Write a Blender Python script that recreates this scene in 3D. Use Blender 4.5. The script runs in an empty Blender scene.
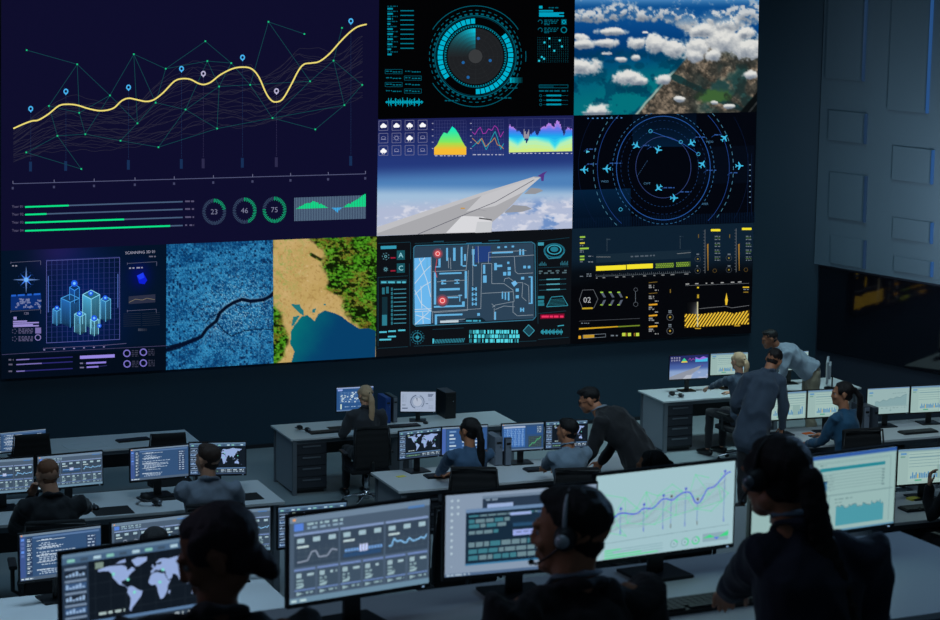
import bpy, bmesh, math, random
import numpy as np
from mathutils import Vector, Matrix, noise as mnoise

random.seed(4)
rng = np.random.RandomState(7)
PI = math.pi
C = bpy.context.scene.collection
scene = bpy.context.scene

# ------------------------------------------------------------------ camera
HC = 7.2; FPX = 2300.0
YAW, PITCH, ROLL = math.radians(22), math.radians(9.6), math.radians(.85)
CF = Vector((math.sin(YAW)*math.cos(PITCH), math.cos(YAW)*math.cos(PITCH), -math.sin(PITCH)))
R0 = Vector((math.cos(YAW), -math.sin(YAW), 0)); U0 = R0.cross(CF)
CR = R0*math.cos(ROLL)+U0*math.sin(ROLL); CU = -R0*math.sin(ROLL)+U0*math.cos(ROLL)
CAMP = Vector((0, 0, HC))
cd = bpy.data.cameras.new('camera'); cam = bpy.data.objects.new('camera', cd); C.objects.link(cam)
cam.matrix_world = Matrix(((CR.x, CU.x, -CF.x, 0), (CR.y, CU.y, -CF.y, 0), (CR.z, CU.z, -CF.z, HC), (0, 0, 0, 1)))
cd.sensor_width = 36; cd.lens = FPX/940*36; cd.clip_end = 200
cd.dof.use_dof = True; cd.dof.focus_distance = 26; cd.dof.aperture_fstop = 8
scene.camera = cam

def ray(px, py): return CF*FPX+CR*(px-470)+CU*(310-py)
def P(px, py, z):                    # photo point on a horizontal plane
    d = ray(px, py); return CAMP+d*((z-HC)/d.z)
def Q(px, py, Y):                    # photo point on a plane parallel to the front wall
    d = ray(px, py); return CAMP+d*(Y/d.y)
def PD(px, py, D):                   # photo point at a distance
    d = ray(px, py); return CAMP+d*(D/math.hypot(d.x*math.sin(YAW)+d.y*math.cos(YAW), 0))
def proj(p):
    d = Vector(p)-CAMP; z = d.dot(CF); return (470+FPX*d.dot(CR)/z, 310-FPX*d.dot(CU)/z)

# ------------------------------------------------------------------ materials
def lin(c):
    c = np.asarray(c, float)/255.
    return np.where(c <= .04045, c/12.92, ((c+.055)/1.055)**2.4)
def L(c): return tuple(float(v) for v in lin(c))
MATS = {}
def mat(name, col, rough=.6, metal=0, bump=0, bscale=40, spec=.5, var=0, vscale=5, sheen=0, stretch=None):
    if name in MATS: return MATS[name]
    m = bpy.data.materials.new(name); m.use_nodes = True; nt = m.node_tree; b = nt.nodes['Principled BSDF']
    c = L(col); b.inputs['Base Color'].default_value = (*c, 1)
    b.inputs['Roughness'].default_value = rough; b.inputs['Metallic'].default_value = metal
    b.inputs['Specular IOR Level'].default_value = spec
    if sheen: b.inputs['Sheen Weight'].default_value = sheen
    tc = nt.nodes.new('ShaderNodeTexCoord'); mp = nt.nodes.new('ShaderNodeMapping')
    nt.links.new(tc.outputs['Object'], mp.inputs['Vector'])
    if stretch: mp.inputs['Scale'].default_value = stretch
    if var:
        n = nt.nodes.new('ShaderNodeTexNoise'); n.inputs['Scale'].default_value = vscale; n.inputs['Detail'].default_value = 4
        r = nt.nodes.new('ShaderNodeMix'); r.data_type = 'RGBA'
        r.inputs['A'].default_value = (*[v*(1-var) for v in c], 1); r.inputs['B'].default_value = (*[min(1, v*(1+var)) for v in c], 1)
        nt.links.new(mp.outputs[0], n.inputs['Vector']); nt.links.new(n.outputs['Fac'], r.inputs['Factor']); nt.links.new(r.outputs['Result'], b.inputs['Base Color'])
    if bump:
        n = nt.nodes.new('ShaderNodeTexNoise'); n.inputs['Scale'].default_value = bscale; n.inputs['Detail'].default_value = 3
        k = nt.nodes.new('ShaderNodeBump'); k.inputs['Strength'].default_value = bump; k.inputs['Distance'].default_value = .01
        nt.links.new(mp.outputs[0], n.inputs['Vector']); nt.links.new(n.outputs['Fac'], k.inputs['Height']); nt.links.new(k.outputs[0], b.inputs['Normal'])
    MATS[name] = m; return m
def display_mat(name, rough=.4, spec=.04, sampling='AUTO'):
    m = bpy.data.materials.new(name); m.use_nodes = True; nt = m.node_tree; b = nt.nodes['Principled BSDF']
    b.inputs['Base Color'].default_value = (.001, .001, .001, 1); b.inputs['Roughness'].default_value = rough
    b.inputs['Specular IOR Level'].default_value = spec
    a = nt.nodes.new('ShaderNodeAttribute'); a.attribute_name = 'Col'
    nt.links.new(a.outputs['Color'], b.inputs['Emission Color']); b.inputs['Emission Strength'].default_value = 1
    m.cycles.emission_sampling = sampling
    return m
def emit(name, col, s=1):
    m = mat(name, (5, 5, 5), .4); b = m.node_tree.nodes['Principled BSDF']
    b.inputs['Emission Color'].default_value = (*L(col), 1); b.inputs['Emission Strength'].default_value = s; return m
M = dict(
    desk=mat('desk_laminate', (206, 210, 212), .42, var=.04, vscale=3),
    metal=mat('grey_metal', (120, 126, 134), .4, .5),
    panel=mat('grey_panel', (150, 156, 164), .6),
    black=mat('black_plastic', (16, 17, 20), .42),
    dark=mat('dark_plastic', (30, 32, 36), .5),
    drawer=mat('drawer_front', (46, 50, 58), .5),
    handle=mat('handle_metal', (120, 126, 134), .35, .6),
    mesh=mat('chair_mesh', (16, 17, 20), .8, bump=.4, bscale=250),
    fabric=mat('chair_fabric', (18, 19, 24), .95, bump=.5, bscale=180),
    chrome=mat('chrome', (200, 205, 212), .18, 1),
    rubber=mat('rubber', (10, 10, 11), .7),
    pc=mat('computer_steel', (64, 70, 80), .5, .2),
    pcl=mat('computer_front', (110, 118, 130), .5),
    sticky=mat('sticky_paper', (226, 214, 90), .8),
    orange=mat('orange_paper', (236, 110, 40), .8),
    blue=mat('blue_folder', (30, 70, 140), .6),
    key=mat('key_plastic', (36, 38, 44), .55),
    paper=mat('paper', (200, 205, 210), .8),
)

# ------------------------------------------------------------------ objects
def tag(o, label=None, cat=None, group=None, kind=None):
    if label: o['label'] = label
    if cat: o['category'] = cat
    if group: o['group'] = group
    if kind: o['kind'] = kind
    return o
def empty(name, loc, rz=0, label=None, cat=None, group=None):
    o = bpy.data.objects.new(name, None); C.objects.link(o); o.location = loc; o.rotation_euler = (0, 0, rz)
    o.empty_display_size = .1
    return tag(o, label, cat, group)
def kids(o): return [c for c in bpy.data.objects if c.parent == o]
def copy_tree(o, parent=None, **kw):
    c = o.copy(); C.objects.link(c)
    if parent: c.parent = parent
    for ch in kids(o): copy_tree(ch, c)
    return c
class MB:
    """collects shapes, links them as ONE mesh object"""
    def __init__(s): s.v = []; s.f = []
    def add(s, vs, fs):
        n = len(s.v); s.v += [tuple(v) for v in vs]; s.f += [tuple(i+n for i in f) for f in fs]; return s
    def box(s, c, d, rz=0, bev=0, M3=None):
        bm = bmesh.new(); bmesh.ops.create_cube(bm, size=1)
        for v in bm.verts: v.co = Vector((v.co.x*d[0], v.co.y*d[1], v.co.z*d[2]))
        if bev: bmesh.ops.bevel(bm, geom=bm.edges[:], offset=bev, segments=2, affect='EDGES', profile=.6)
        R = (M3 if M3 else Matrix.Rotation(rz, 3, 'Z'))
        bm.verts.index_update()
        s.add([R@v.co+Vector(c) for v in bm.verts], [[v.index for v in f.verts] for f in bm.faces]); bm.free(); return s
    def loft(s, pts, rads, ref=(1, 0, 0), n=14, cap=True):
        pts = [Vector(p) for p in pts]; rr = [(r, r) if not isinstance(r, (tuple, list)) else r for r in rads]
        ref = Vector(ref)
        def tang(i):
            a = pts[max(0, i-1)]; b = pts[min(len(pts)-1, i+1)]; t = b-a
            return t.normalized() if t.length > 1e-9 else Vector((0, 0, 1))
        rings = []
        for i, p in enumerate(pts):
            t = tang(i); x = (ref-t*ref.dot(t))
            if x.length < 1e-3: x = Vector((0, 1, 0))-t*t.y
            x.normalize(); y = t.cross(x); a, b = rr[i]
            if cap and i == 0:
                m = min(a, b)
                for k in (1., .87, .5):
                    q = math.sqrt(max(0, 1-k*k)); q = max(q, .05); rings.append((p-t*m*k, x, y, a*q, b*q))
            rings.append((p, x, y, a, b))
            if cap and i == len(pts)-1:
                m = min(a, b)
                for k in (.5, .87, 1.):
                    q = math.sqrt(max(0, 1-k*k)); q = max(q, .05); rings.append((p+t*m*k, x, y, a*q, b*q))
        vs = []; fs = []
        for (p, x, y, a, b) in rings:
            for k in range(n):
                w = 2*PI*k/n; vs.append(p+x*a*math.cos(w)+y*b*math.sin(w))
        for i in range(len(rings)-1):
            for k in range(n): fs.append((i*n+k, i*n+(k+1) % n, (i+1)*n+(k+1) % n, (i+1)*n+k))
        fs.append(tuple(range(n))[::-1]); fs.append(tuple((len(rings)-1)*n+k for k in range(n)))
        return s.add(vs, fs)
    def ell(s, c, r, R=None, n=16, m=10):
        c = Vector(c); vs = [];fs = []
        if not isinstance(r, (tuple, list)): r = (r, r, r)
        for i in range(m+1):
            th = PI*i/m
            for k in range(n):
                w = 2*PI*k/n; st = max(math.sin(th), .02); v = Vector((r[0]*st*math.cos(w), r[1]*st*math.sin(w), -r[2]*math.cos(th)))
                vs.append(c+(R@v if R else v))
        for i in range(m):
            for k in range(n): fs.append((i*n+k, i*n+(k+1) % n, (i+1)*n+(k+1) % n, (i+1)*n+k))
        fs.append(tuple(range(n))[::-1]); fs.append(tuple(m*n+k for k in range(n)))
        return s.add(vs, fs)
    def cyl(s, a, b, r, n=16): return s.loft([a, b], [r, r], n=n, cap=False)
    def xf(s, mtx):
        s.v = [tuple(mtx@Vector(v)) for v in s.v]; return s
    def mesh(s, name, smooth=False):
        me = bpy.data.meshes.new(name); me.from_pydata(s.v, [], s.f); me.update()
        if smooth: me.polygons.foreach_set('use_smooth', [True]*len(me.polygons))
        return me
    def build(s, name, m, parent=None, smooth=False, loc=None):
        o = bpy.data.objects.new(name, s.mesh(name, smooth)); C.objects.link(o); o.data.materials.append(m)
        if parent: o.parent = parent
        if loc: o.location = loc
        return o
    def fused(s, name, m, parent=None, voxel=.01, smooth=4, fold=0, ffreq=6, fstretch=(1, 1, 1)):
        """one continuous surface grown over all shapes"""
        me = s.mesh(name+'_raw'); t = bpy.data.objects.new('t', me); C.objects.link(t)
        r = t.modifiers.new('r', 'REMESH'); r.mode = 'VOXEL'; r.voxel_size = voxel; r.use_smooth_shade = True
        if smooth:
            q = t.modifiers.new('s', 'SMOOTH'); q.iterations = smooth; q.factor = .5
        dg = bpy.context.evaluated_depsgraph_get(); dg.update()
        nm = bpy.data.meshes.new_from_object(t.evaluated_get(dg)); nm.name = name
        bpy.data.objects.remove(t); bpy.data.meshes.remove(me)
        if fold:
            ns = [Vector(v.normal) for v in nm.vertices]
            for v, nn in zip(nm.vertices, ns):
                c = v.co; q = Vector((c.x*fstretch[0], c.y*fstretch[1], c.z*fstretch[2]))
                a = mnoise.noise(q*ffreq); b = mnoise.noise(q*ffreq*2.3+Vector((7, 3, 1)))
                v.co = c+nn*fold*((1-2*abs(a)*1.6)*.7+b*.5)
        nm.polygons.foreach_set('use_smooth', [True]*len(nm.polygons)); nm.update()
        nm.materials.clear(); nm.materials.append(m)
        o = bpy.data.objects.new(name, nm); C.objects.link(o)
        if parent: o.parent = parent
        return o

# ------------------------------------------------------------------ display drawing
_glyph = {}
def text_mesh(t):
    if t in _glyph: return _glyph[t]
    cu = bpy.data.curves.new('t', 'FONT'); cu.body = t; cu.size = 1; cu.resolution_u = 2; cu.align_x = 'CENTER'
    o = bpy.data.objects.new('t', cu); C.objects.link(o)
    dg = bpy.context.evaluated_depsgraph_get(); dg.update(); me = bpy.data.meshes.new_from_object(o.evaluated_get(dg))
    r = ([tuple(v.co) for v in me.vertices], [tuple(p.vertices) for p in me.polygons])
    bpy.data.objects.remove(o); bpy.data.meshes.remove(me); bpy.data.curves.remove(cu); _glyph[t] = r; return r
class Canvas:
    """a screen image drawn as coloured geometry; xy grow right and down"""
    def __init__(s, fmap, dl): s.fmap = fmap; s.dl = dl; s.v = []; s.f = []; s.c = []
    def poly(s, pts, col, ly=1):
        n = len(s.v); s.v += [(x, y, ly) for x, y in pts]; s.f.append(tuple(range(n, n+len(pts)))); s.c += [col]*len(pts)
    def rect(s, x0, y0, x1, y1, col, ly=1, sk=0):       # sk = rise over the run (slanted rows)
        s.poly([(x0, y0), (x1, y0+sk*(x1-x0)), (x1, y1+sk*(x1-x0)), (x0, y1)], col, ly)
    def grid(s, x0, y0, x1, y1, rgb, ly=0, quad=None):   # rgb: (h, w, 3) in 0..255, colour at vertices
        h, w = rgb.shape[:2]; n = len(s.v)
        for j in range(h):
            for i in range(w):
                u = i/(w-1); v = j/(h-1)
                if quad:
                    a, b, c, d = quad
                    x = (a[0]*(1-u)+b[0]*u)*(1-v)+(d[0]*(1-u)+c[0]*u)*v; y = (a[1]*(1-u)+b[1]*u)*(1-v)+(d[1]*(1-u)+c[1]*u)*v
                else: x = x0+(x1-x0)*u; y = y0+(y1-y0)*v
                s.v.append((x, y, ly))
        for j in range(h-1):
            for i in range(w-1):
                ix = (j*w+i, j*w+i+1, (j+1)*w+i+1, (j+1)*w+i)
                s.f.append(tuple(n+k for k in ix)); s.c += [tuple(rgb[k//w, k % w]) for k in ix]
    def line(s, pts, w, col, ly=2, dash=0, wx=None):
        for (x0, y0), (x1, y1) in zip(pts[:-1], pts[1:]):
            d = math.hypot(x1-x0, y1-y0)
            if d < 1e-6: continue
            nx, ny = -(y1-y0)/d*w/2, (x1-x0)/d*w/2
            if dash:
                k = max(1, int(d/dash/2)); st = 1/k
                for i in range(k):
                    a = i*st; b = a+st*.5
                    X0, Y0, X1, Y1 = x0+(x1-x0)*a, y0+(y1-y0)*a, x0+(x1-x0)*b, y0+(y1-y0)*b
                    s.poly([(X0+nx, Y0+ny), (X1+nx, Y1+ny), (X1-nx, Y1-ny), (X0-nx, Y0-ny)], col, ly)
            else:
                s.poly([(x0+nx, y0+ny), (x1+nx, y1+ny), (x1-nx, y1-ny), (x0-nx, y0-ny)], col, ly)
    def ring(s, cx, cy, r, w, col, a0=0, a1=360, ly=2, n=None, dash=0, ry=None, sk=0):
        n = n or max(10, int(abs(a1-a0)/6)); k = (ry or r)/r
        if dash: n = dash
        for i in range(n):
            if dash and i % 2: continue
            A = math.radians(a0+(a1-a0)*i/n); B = math.radians(a0+(a1-a0)*(i+1)/n)
            q = []
            for (t, rr) in ((A, r-w/2), (B, r-w/2), (B, r+w/2), (A, r+w/2)):
                x = rr*math.sin(t); q.append((cx+x, cy-rr*k*math.cos(t)+sk*x))
            s.poly(q, col, ly)
    def disc(s, cx, cy, r, col, ly=2, ry=None, n=16):
        ry = ry or r; s.poly([(cx+r*math.sin(2*PI*i/n), cy-ry*math.cos(2*PI*i/n)) for i in range(n)], col, ly)
    def text(s, t, x, y, h, col, ly=3, sk=0):          # x centre, y baseline
        vs, fs = text_mesh(t); n = len(s.v)
        s.v += [(x+a*h*1.3, y-b*h*1.3+sk*a*h*1.3, ly) for a, b, _ in vs]
        for f in fs: s.f.append(tuple(n+i for i in f)); s.c += [col]*len(f)
    def words(s, x0, y, x1, h, col, ly=2, seed=0, sk=0, fill=.75):   # a run of illegible small print
        r = random.Random(seed*7919+int(x0*13+y*31)); x = x0
        while x < x1:
            w = r.uniform(1.2, 4)*h; xe = min(x+w, x1); s.poly([(x, y+sk*(x-x0)), (xe, y+sk*(xe-x0)), (xe, y+h+sk*(xe-x0)), (x, y+h+sk*(x-x0))], col, ly); x = xe+h*r.uniform(.5, 1.2)/fill
    def build(s, name, m, parent=None):
        me = bpy.data.meshes.new(name); me.from_pydata([s.fmap(*v) for v in s.v], [], s.f); me.update()
        a = me.color_attributes.new('Col', 'FLOAT_COLOR', 'CORNER')
        col = np.ones((len(me.loops), 4), np.float32); col[:, :3] = lin(np.array(s.c, float)); a.data.foreach_set('color', col.ravel())
        # all faces towards the viewer side
        me.materials.append(m)
        o = bpy.data.objects.new(name, me); C.objects.link(o)
        if parent: o.parent = parent
        return o
def vnoise(w, h, sx, sy, seed=0, oct=4, gain=.5):
    out = np.zeros((h, w)); amp = 1; tot = 0; r = np.random.RandomState(seed)
    for o in range(oct):
        gx, gy = int(sx)+3, int(sy)+3; g = r.rand(gy, gx)
        x = np.linspace(0, sx, w); y = np.linspace(0, sy, h); xi = x.astype(int); yi = y.astype(int)
        fx = x-xi; fy = y-yi; fx = fx*fx*(3-2*fx); fy = fy*fy*(3-2*fy)
        a = g[yi][:, xi]; b = g[yi][:, xi+1]; c = g[yi+1][:, xi]; d = g[yi+1][:, xi+1]
        out += amp*((a*(1-fx)+b*fx)*(1-fy)[:, None]+(c*(1-fx)+d*fx)*fy[:, None]); tot += amp; amp *= gain; sx *= 2; sy *= 2
    return out/tot
def mixc(a, b, t): t = np.clip(t, 0, 1)[..., None]; return np.asarray(a, float)*(1-t)+np.asarray(b, float)*t
def sst(a, b, x): t = np.clip((x-a)/(b-a), 0, 1); return t*t*(3-2*t)
# ------------------------------------------------------------------ room
YW = Q(447, 434, 1).normalized() and P(447, 434, 0).y
LV = [0, 1.2, 1.95, 2.5, 4.1]
wallm = mat('wall_paint', (27, 55, 72), .75, var=.04, vscale=.4)
floorm = mat('carpet', (138, 148, 152), .9, bump=.3, bscale=120, var=.12, vscale=1.2)
def slab(mb, x0, x1, y0, y1, z0, z1): mb.box(((x0+x1)/2, (y0+y1)/2, (z0+z1)/2), (x1-x0, y1-y0, z1-z0))
corner = Q(816, 330, YW)
f = MB()
E1 = P(385, 470, 1.94).y+.35; E2 = P(200, 484, 2.69).y+.5; E3 = P(20, 600, 3.24).y+.3; E4 = P(450, 590, 4.84).y+.45
slab(f, -6, 26, -3, YW+.3, -.4, 0); E1n = P(399, 491.3, 1.94).y-.25; slab(f, -6, 24, -3, E1n, 0, 1.2); slab(f, P(367, 474, 1.94).x-.12, P(640, 470, 1.2).x, E1n, E1, 0, 1.2); slab(f, P(745, 455, 1.2).x, 24, E1n, E1, 0, 1.2); slab(f, -6, 22, -3, E2, 1.2, 1.95); slab(f, -6, 20, -3, E3, 1.95, 2.5); slab(f, -6, 14, -3, E4, 2.5, 4.1)
tag(f.build('floor', floorm), kind='structure')
f = MB(); slab(f, -6, corner.x+.2, YW, YW+.3, -.05, 9)
tag(f.build('wall_front', wallm), kind='structure')
f = MB(); slab(f, -6, corner.x, YW-.02, YW, 0, .05)
tag(f.build('baseboard_front', mat('skirting', (18, 22, 30), .6)), kind='structure')
# side wall turning towards the camera on the right: dark glass below, pale slabs above
a = math.radians(-73); sd = Vector((math.cos(a), math.sin(a), 0)); sn = Vector((sd.y, -sd.x, 0))   # sn points into the room
if sn.dot(Vector((-1, -1, 0))) < 0: sn = -sn
SM = Matrix(((sd.x, -sn.x, 0, corner.x), (sd.y, -sn.y, 0, corner.y), (0, 0, 1, 0), (0, 0, 0, 1)))   # local x along the wall, -y into the room
def onside(px, py, off=0):                       # photo point on the side wall -> (along, z)
    d = ray(px, py); o = Vector((corner.x, corner.y, 0))+sn*off; t = (o-CAMP).dot(sn)/d.dot(sn); p = CAMP+d*t
    return (p-o).dot(sd), p.z
zb = onside(872, 272)[1]
f = MB(); slab(f, -.3, 14, 0, .3, 0, 9.); f.xf(SM)
sidem = mat('side_wall_render', (84, 106, 122), .7, var=.05, vscale=.6)
tag(f.build('wall_right', mat('side_base', (30, 40, 56), .7)), kind='structure')
f = MB(); slab(f, 0, 14, -.10, 0, zb, 9.); f.xf(SM)
tag(f.build('wall_right_cladding', sidem), kind='structure')
f = MB(); slab(f, .05, 14, -.03, 0, .9, zb-.05); f.xf(SM)
glass = mat('dark_glass', (12, 14, 22), .06, spec=.9)
tag(f.build('window_1', glass), kind='structure')
slabs = [(828, 866, -20, 80), (828, 865, 112, 142), (829, 865, 174, 220), (830, 864, 238, 266), (892, 932, -20, 112), (892, 932, 148, 182), (892, 931, 220, 241), (893, 931, 259, 274)]
edge_hl = emit('edge_highlight', (40, 84, 140), .8)  # emissive strips stand in for blue highlights along the slab edges
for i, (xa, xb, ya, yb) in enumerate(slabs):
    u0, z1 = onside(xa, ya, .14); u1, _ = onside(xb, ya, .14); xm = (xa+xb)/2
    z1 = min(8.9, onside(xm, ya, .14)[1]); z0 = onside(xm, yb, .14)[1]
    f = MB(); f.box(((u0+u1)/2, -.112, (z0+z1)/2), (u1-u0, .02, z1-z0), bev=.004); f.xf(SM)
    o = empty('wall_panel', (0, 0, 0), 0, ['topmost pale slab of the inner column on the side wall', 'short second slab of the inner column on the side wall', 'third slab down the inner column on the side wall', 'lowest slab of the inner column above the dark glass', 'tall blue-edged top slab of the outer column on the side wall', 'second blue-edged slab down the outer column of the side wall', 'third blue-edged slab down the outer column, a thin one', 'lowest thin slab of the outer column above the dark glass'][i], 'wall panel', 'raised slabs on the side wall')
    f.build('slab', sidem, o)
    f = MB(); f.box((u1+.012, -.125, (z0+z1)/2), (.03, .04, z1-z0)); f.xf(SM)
    f.build('highlight_strip', edge_hl if i > 3 else emit('edge_highlight_dim', (34, 60, 92), .6), o)

# ------------------------------------------------------------------ video wall
def wm(x, y, ly): return Q(x, y, YW-.09-ly*.004)
def zc(x0, y0, sc): return Canvas(lambda x, y, ly: wm(x0+x/sc, y0+y/sc, ly), .004)
dmat = display_mat('video_display', sampling='FRONT'); dmat2 = display_mat('video_display_picture', sampling='FRONT')
def vscreen(cv, quad, label, m=None):
    ps = [wm(x, y, 0) for x, y in quad]; xs = [p.x for p in ps]; zs = [p.z for p in ps]
    c = Vector(((min(xs)+max(xs))/2, YW-.045, min(zs)))
    o = empty('video_screen', c, 0, label, 'screen', 'screens of the video wall')
    b = MB(); slab(b, min(xs)+.05, max(xs)-.05, YW-.088, YW-.001, min(zs)+.05, max(zs)-.06); k = b.build('casing', M['black'], o); k.matrix_parent_inverse = Matrix.Translation(-c)
    k = cv.build('display', m or dmat, o); k.matrix_parent_inverse = Matrix.Translation(-c)
T = -8
K = dict(a0=(1.2, T), c0=(379.2, T), d0=(575.1, T), e0=(759.2, T), c1=(378, 119.3), d1=(573.8, 115.4), e1=(756.8, 112),
         a2=(1, 251), x2=(166.5, 244.3), y2=(273, 239.8), c2=(376.8, 236), d2=(572.2, 228.4), e2=(753.8, 222.7),
         a3=(1, 379.3), x3=(166, 370), y3=(273.5, 363.2), c3=(375.8, 357), d3=(570.2, 344), e3=(751, 333))
def quadrel(names, x0, y0, sc): return [((K[n][0]-x0)*sc, (K[n][1]-y0)*sc) for n in names]

# big chart, upper left (drawn in 2.474x units)
sc = 940/380; cv = zc(0, 0, sc); q = quadrel(['a0', 'c0', 'c2', 'a2'], 0, 0, sc)
bg = (14, 13, 44); cv.poly(q, bg, 0)
def cr(pts, n=10):
    out = []
    for i in range(len(pts)-1):
        p0 = pts[max(0, i-1)]; p1 = pts[i]; p2 = pts[i+1]; p3 = pts[min(len(pts)-1, i+2)]
        for k in range(n):
            t = k/n; out.append(tuple(.5*((2*p1[j])+(-p0[j]+p2[j])*t+(2*p0[j]-5*p1[j]+4*p2[j]-p3[j])*t*t+(-p0[j]+3*p1[j]-3*p2[j]+p3[j])*t**3) for j in (0, 1)))
    return out+[pts[-1]]
YL = [(33, 318), (60, 306), (80, 299), (95, 297), (120, 282), (145, 262), (165, 258), (190, 260), (220, 269), (250, 274), (280, 268), (300, 250), (318, 243), (340, 247), (362, 251), (382, 246), (405, 228), (430, 202), (448, 195), (470, 196), (490, 206), (505, 209), (522, 203), (545, 185), (575, 170), (600, 166), (622, 170), (640, 190), (658, 230), (672, 249), (685, 252), (700, 244), (720, 210), (738, 175), (752, 159), (770, 156), (790, 152), (815, 133), (840, 105), (865, 80), (885, 66), (907, 60)]
lo = [(33, 402), (150, 372), (300, 368), (420, 350), (520, 310), (620, 318), (700, 300), (800, 272), (907, 240)]
def interp(pl, x):
    for (x0, y0), (x1, y1) in zip(pl[:-1], pl[1:]):
        if x <= x1: return y0+(y1-y0)*(x-x0)/(x1-x0)
    return pl[-1][1]
for k in range(24):
    t = (k+.5)/24; pts = []; ph = rng.rand()*6
    for x in range(33, 908, 12):
        top = interp([(33, 325), (110, 262), (165, 240), (240, 250), (330, 262), (400, 190), (480, 150), (530, 170), (620, 158), (640, 190), (690, 165), (735, 118), (800, 130), (840, 135), (907, 78)], x); b = interp(lo, x)
        tt = t+.05*math.sin(x/47+ph)+.025*math.sin(x/19+ph*2)
        pts.append((x, top+(b-top)*tt+2*math.sin(x/8.+k)))
    cv.line(pts, 1.1, (40, 39, 58), 1)
N = [(66, 124), (191, 159), (121, 262), (272, 236), (196, 279), (142, 336), (211, 332), (331, 134), (410, 170), (298, 348), (340, 305), (385, 254), (392, 364), (459, 271), (508, 102), (572, 156), (513, 151), (542, 214), (537, 318), (619, 210), (664, 54), (753, 84), (767, 201), (674, 292), (780, 320), (852, 260), (896, 210), (825, 150), (846, 69), (65, 377), (201, 418)]
EG = [(0, 1), (1, 2), (1, 3), (1, 4), (2, 4), (4, 3), (3, 6), (2, 5), (5, 6), (4, 6), (7, 3), (7, 8), (7, 10), (7, 11), (3, 10), (10, 11), (11, 8), (8, 14), (14, 15), (8, 16), (16, 15), (16, 17), (15, 17), (15, 19), (11, 13), (13, 17), (13, 12), (9, 12), (9, 10), (12, 18), (18, 17), (18, 23), (17, 22), (19, 20), (20, 21), (20, 22), (19, 23), (22, 23), (22, 27), (27, 28), (27, 25), (27, 26), (26, 25), (25, 24), (24, 23), (23, 25), (29, 30), (5, 30), (6, 9), (5, 29), (13, 18), (16, 13)]
for i, j in EG: cv.line([N[i], N[j]], 1.15, (19, 74, 80), 2)
for x, y in N: cv.rect(x-1.9, y-1.9, x+1.9, y+1.9, (28, 196, 130), 3)
for x, y, cc in [(76, 270, 0), (163, 227, 0), (318, 217, 0), (449, 171, 0), (503, 183, 1), (600, 143, 0), (684, 226, 1), (868, 53, 0)]:
    col = (72, 178, 240) if not cc else (184, 180, 212)
    cv.ring(x, y-1, 4.6, 3, col, ly=4, ry=5.2); cv.poly([(x-3, y+4), (x+3, y+4), (x, y+9)], col, 4)
    yb = 424-(x-76)*.018; cv.line([(x, y+12), (x, yb-26)], 1., (32, 56, 96) if not cc else (60, 56, 92), 2, dash=2)
    cv.rect(x-4, yb-24, x+3, yb, (22, 46, 84) if not cc else (44, 42, 74), 2)
cv.line(cr(YL, 4), 3.6, (240, 222, 120), 5)
ax = lambda x: 454.5-(x-32)*.0281
cv.line([(32, ax(32)), (904, ax(904))], 1.7, (84, 88, 122), 2)
for i, x in enumerate([32, 134, 233, 334, 431, 528, 625, 719, 812, 904]):
    cv.line([(x, ax(x)), (x, ax(x)-7)], 1.5, (110, 112, 144), 2); cv.rect(x-3, ax(x)+8, x+2, ax(x)+14, (66, 68, 100), 2)
for y0, e in [(512, 170), (531, 115), (551, 307), (571, 421)]:
    s_ = -.034; cv.line([(62, y0), (452, y0+s_*390)], 3.4, (70, 92, 122), 2); cv.line([(62, y0), (e, y0+s_*(e-62))], 4.2, (10, 228, 138), 3)
    cv.text('Year %02d' % ((y0-492)//19), 44, y0+2, 7, (96, 92, 122), 3); cv.words(458, y0-16, 480, 4, (86, 82, 112), seed=e+1)
for cx, cy, t, fr in [(530, 524, '23', 80), (605, 521, '46', 160), (679, 519, '75', 275)]:
    for k in range(48):
        w = 2*PI*k/48; on = (k*360/48 < fr); r0, r1 = 21, 29.5; r0 = r0+(2 if k % 2 else 0)
        cv.line([(cx+r0*math.sin(w), cy-r0*1.1*math.cos(w)), (cx+r1*math.sin(w), cy-r1*1.1*math.cos(w))], 1.7, (20, 170, 120) if on else (58, 76, 104), 3)
    cv.text(t, cx, cy+6, 14, (120, 122, 150), 3)
for k in range(44):
    x = 728+k*4.03; y0 = 489-(k*.14); y1 = 547-(k*.14); base = 517-k*.14
    cv.rect(x, y0, x+2.1, y1, (88, 112, 134), 2); cv.rect(x+2.1, y0, x+4.0, y1, (50, 62, 90), 2)
    t = k/43; hgt = [0, 1, 3, 6, 7, 9, 12, 13, 14, 13, 15, 18, 17, 15, 14, 10, 11, 8, 6, 3, 1, 0, 0, -2, -5, -9, -12, -7, -4, -1, 1, 4, 7, 9, 8, 12, 14, 16, 18, 20, 23, 26, 29, 31][k]
    if hgt: cv.rect(x, min(base, base-hgt), x+3.2, max(base, base-hgt), (12, 222, 140) if hgt > 0 else (64, 170, 232), 3)
vscreen(cv, [K[n] for n in ('a0', 'c0', 'c2', 'a2')], 'largest screen, navy with a yellow rising line chart and green network')

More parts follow.
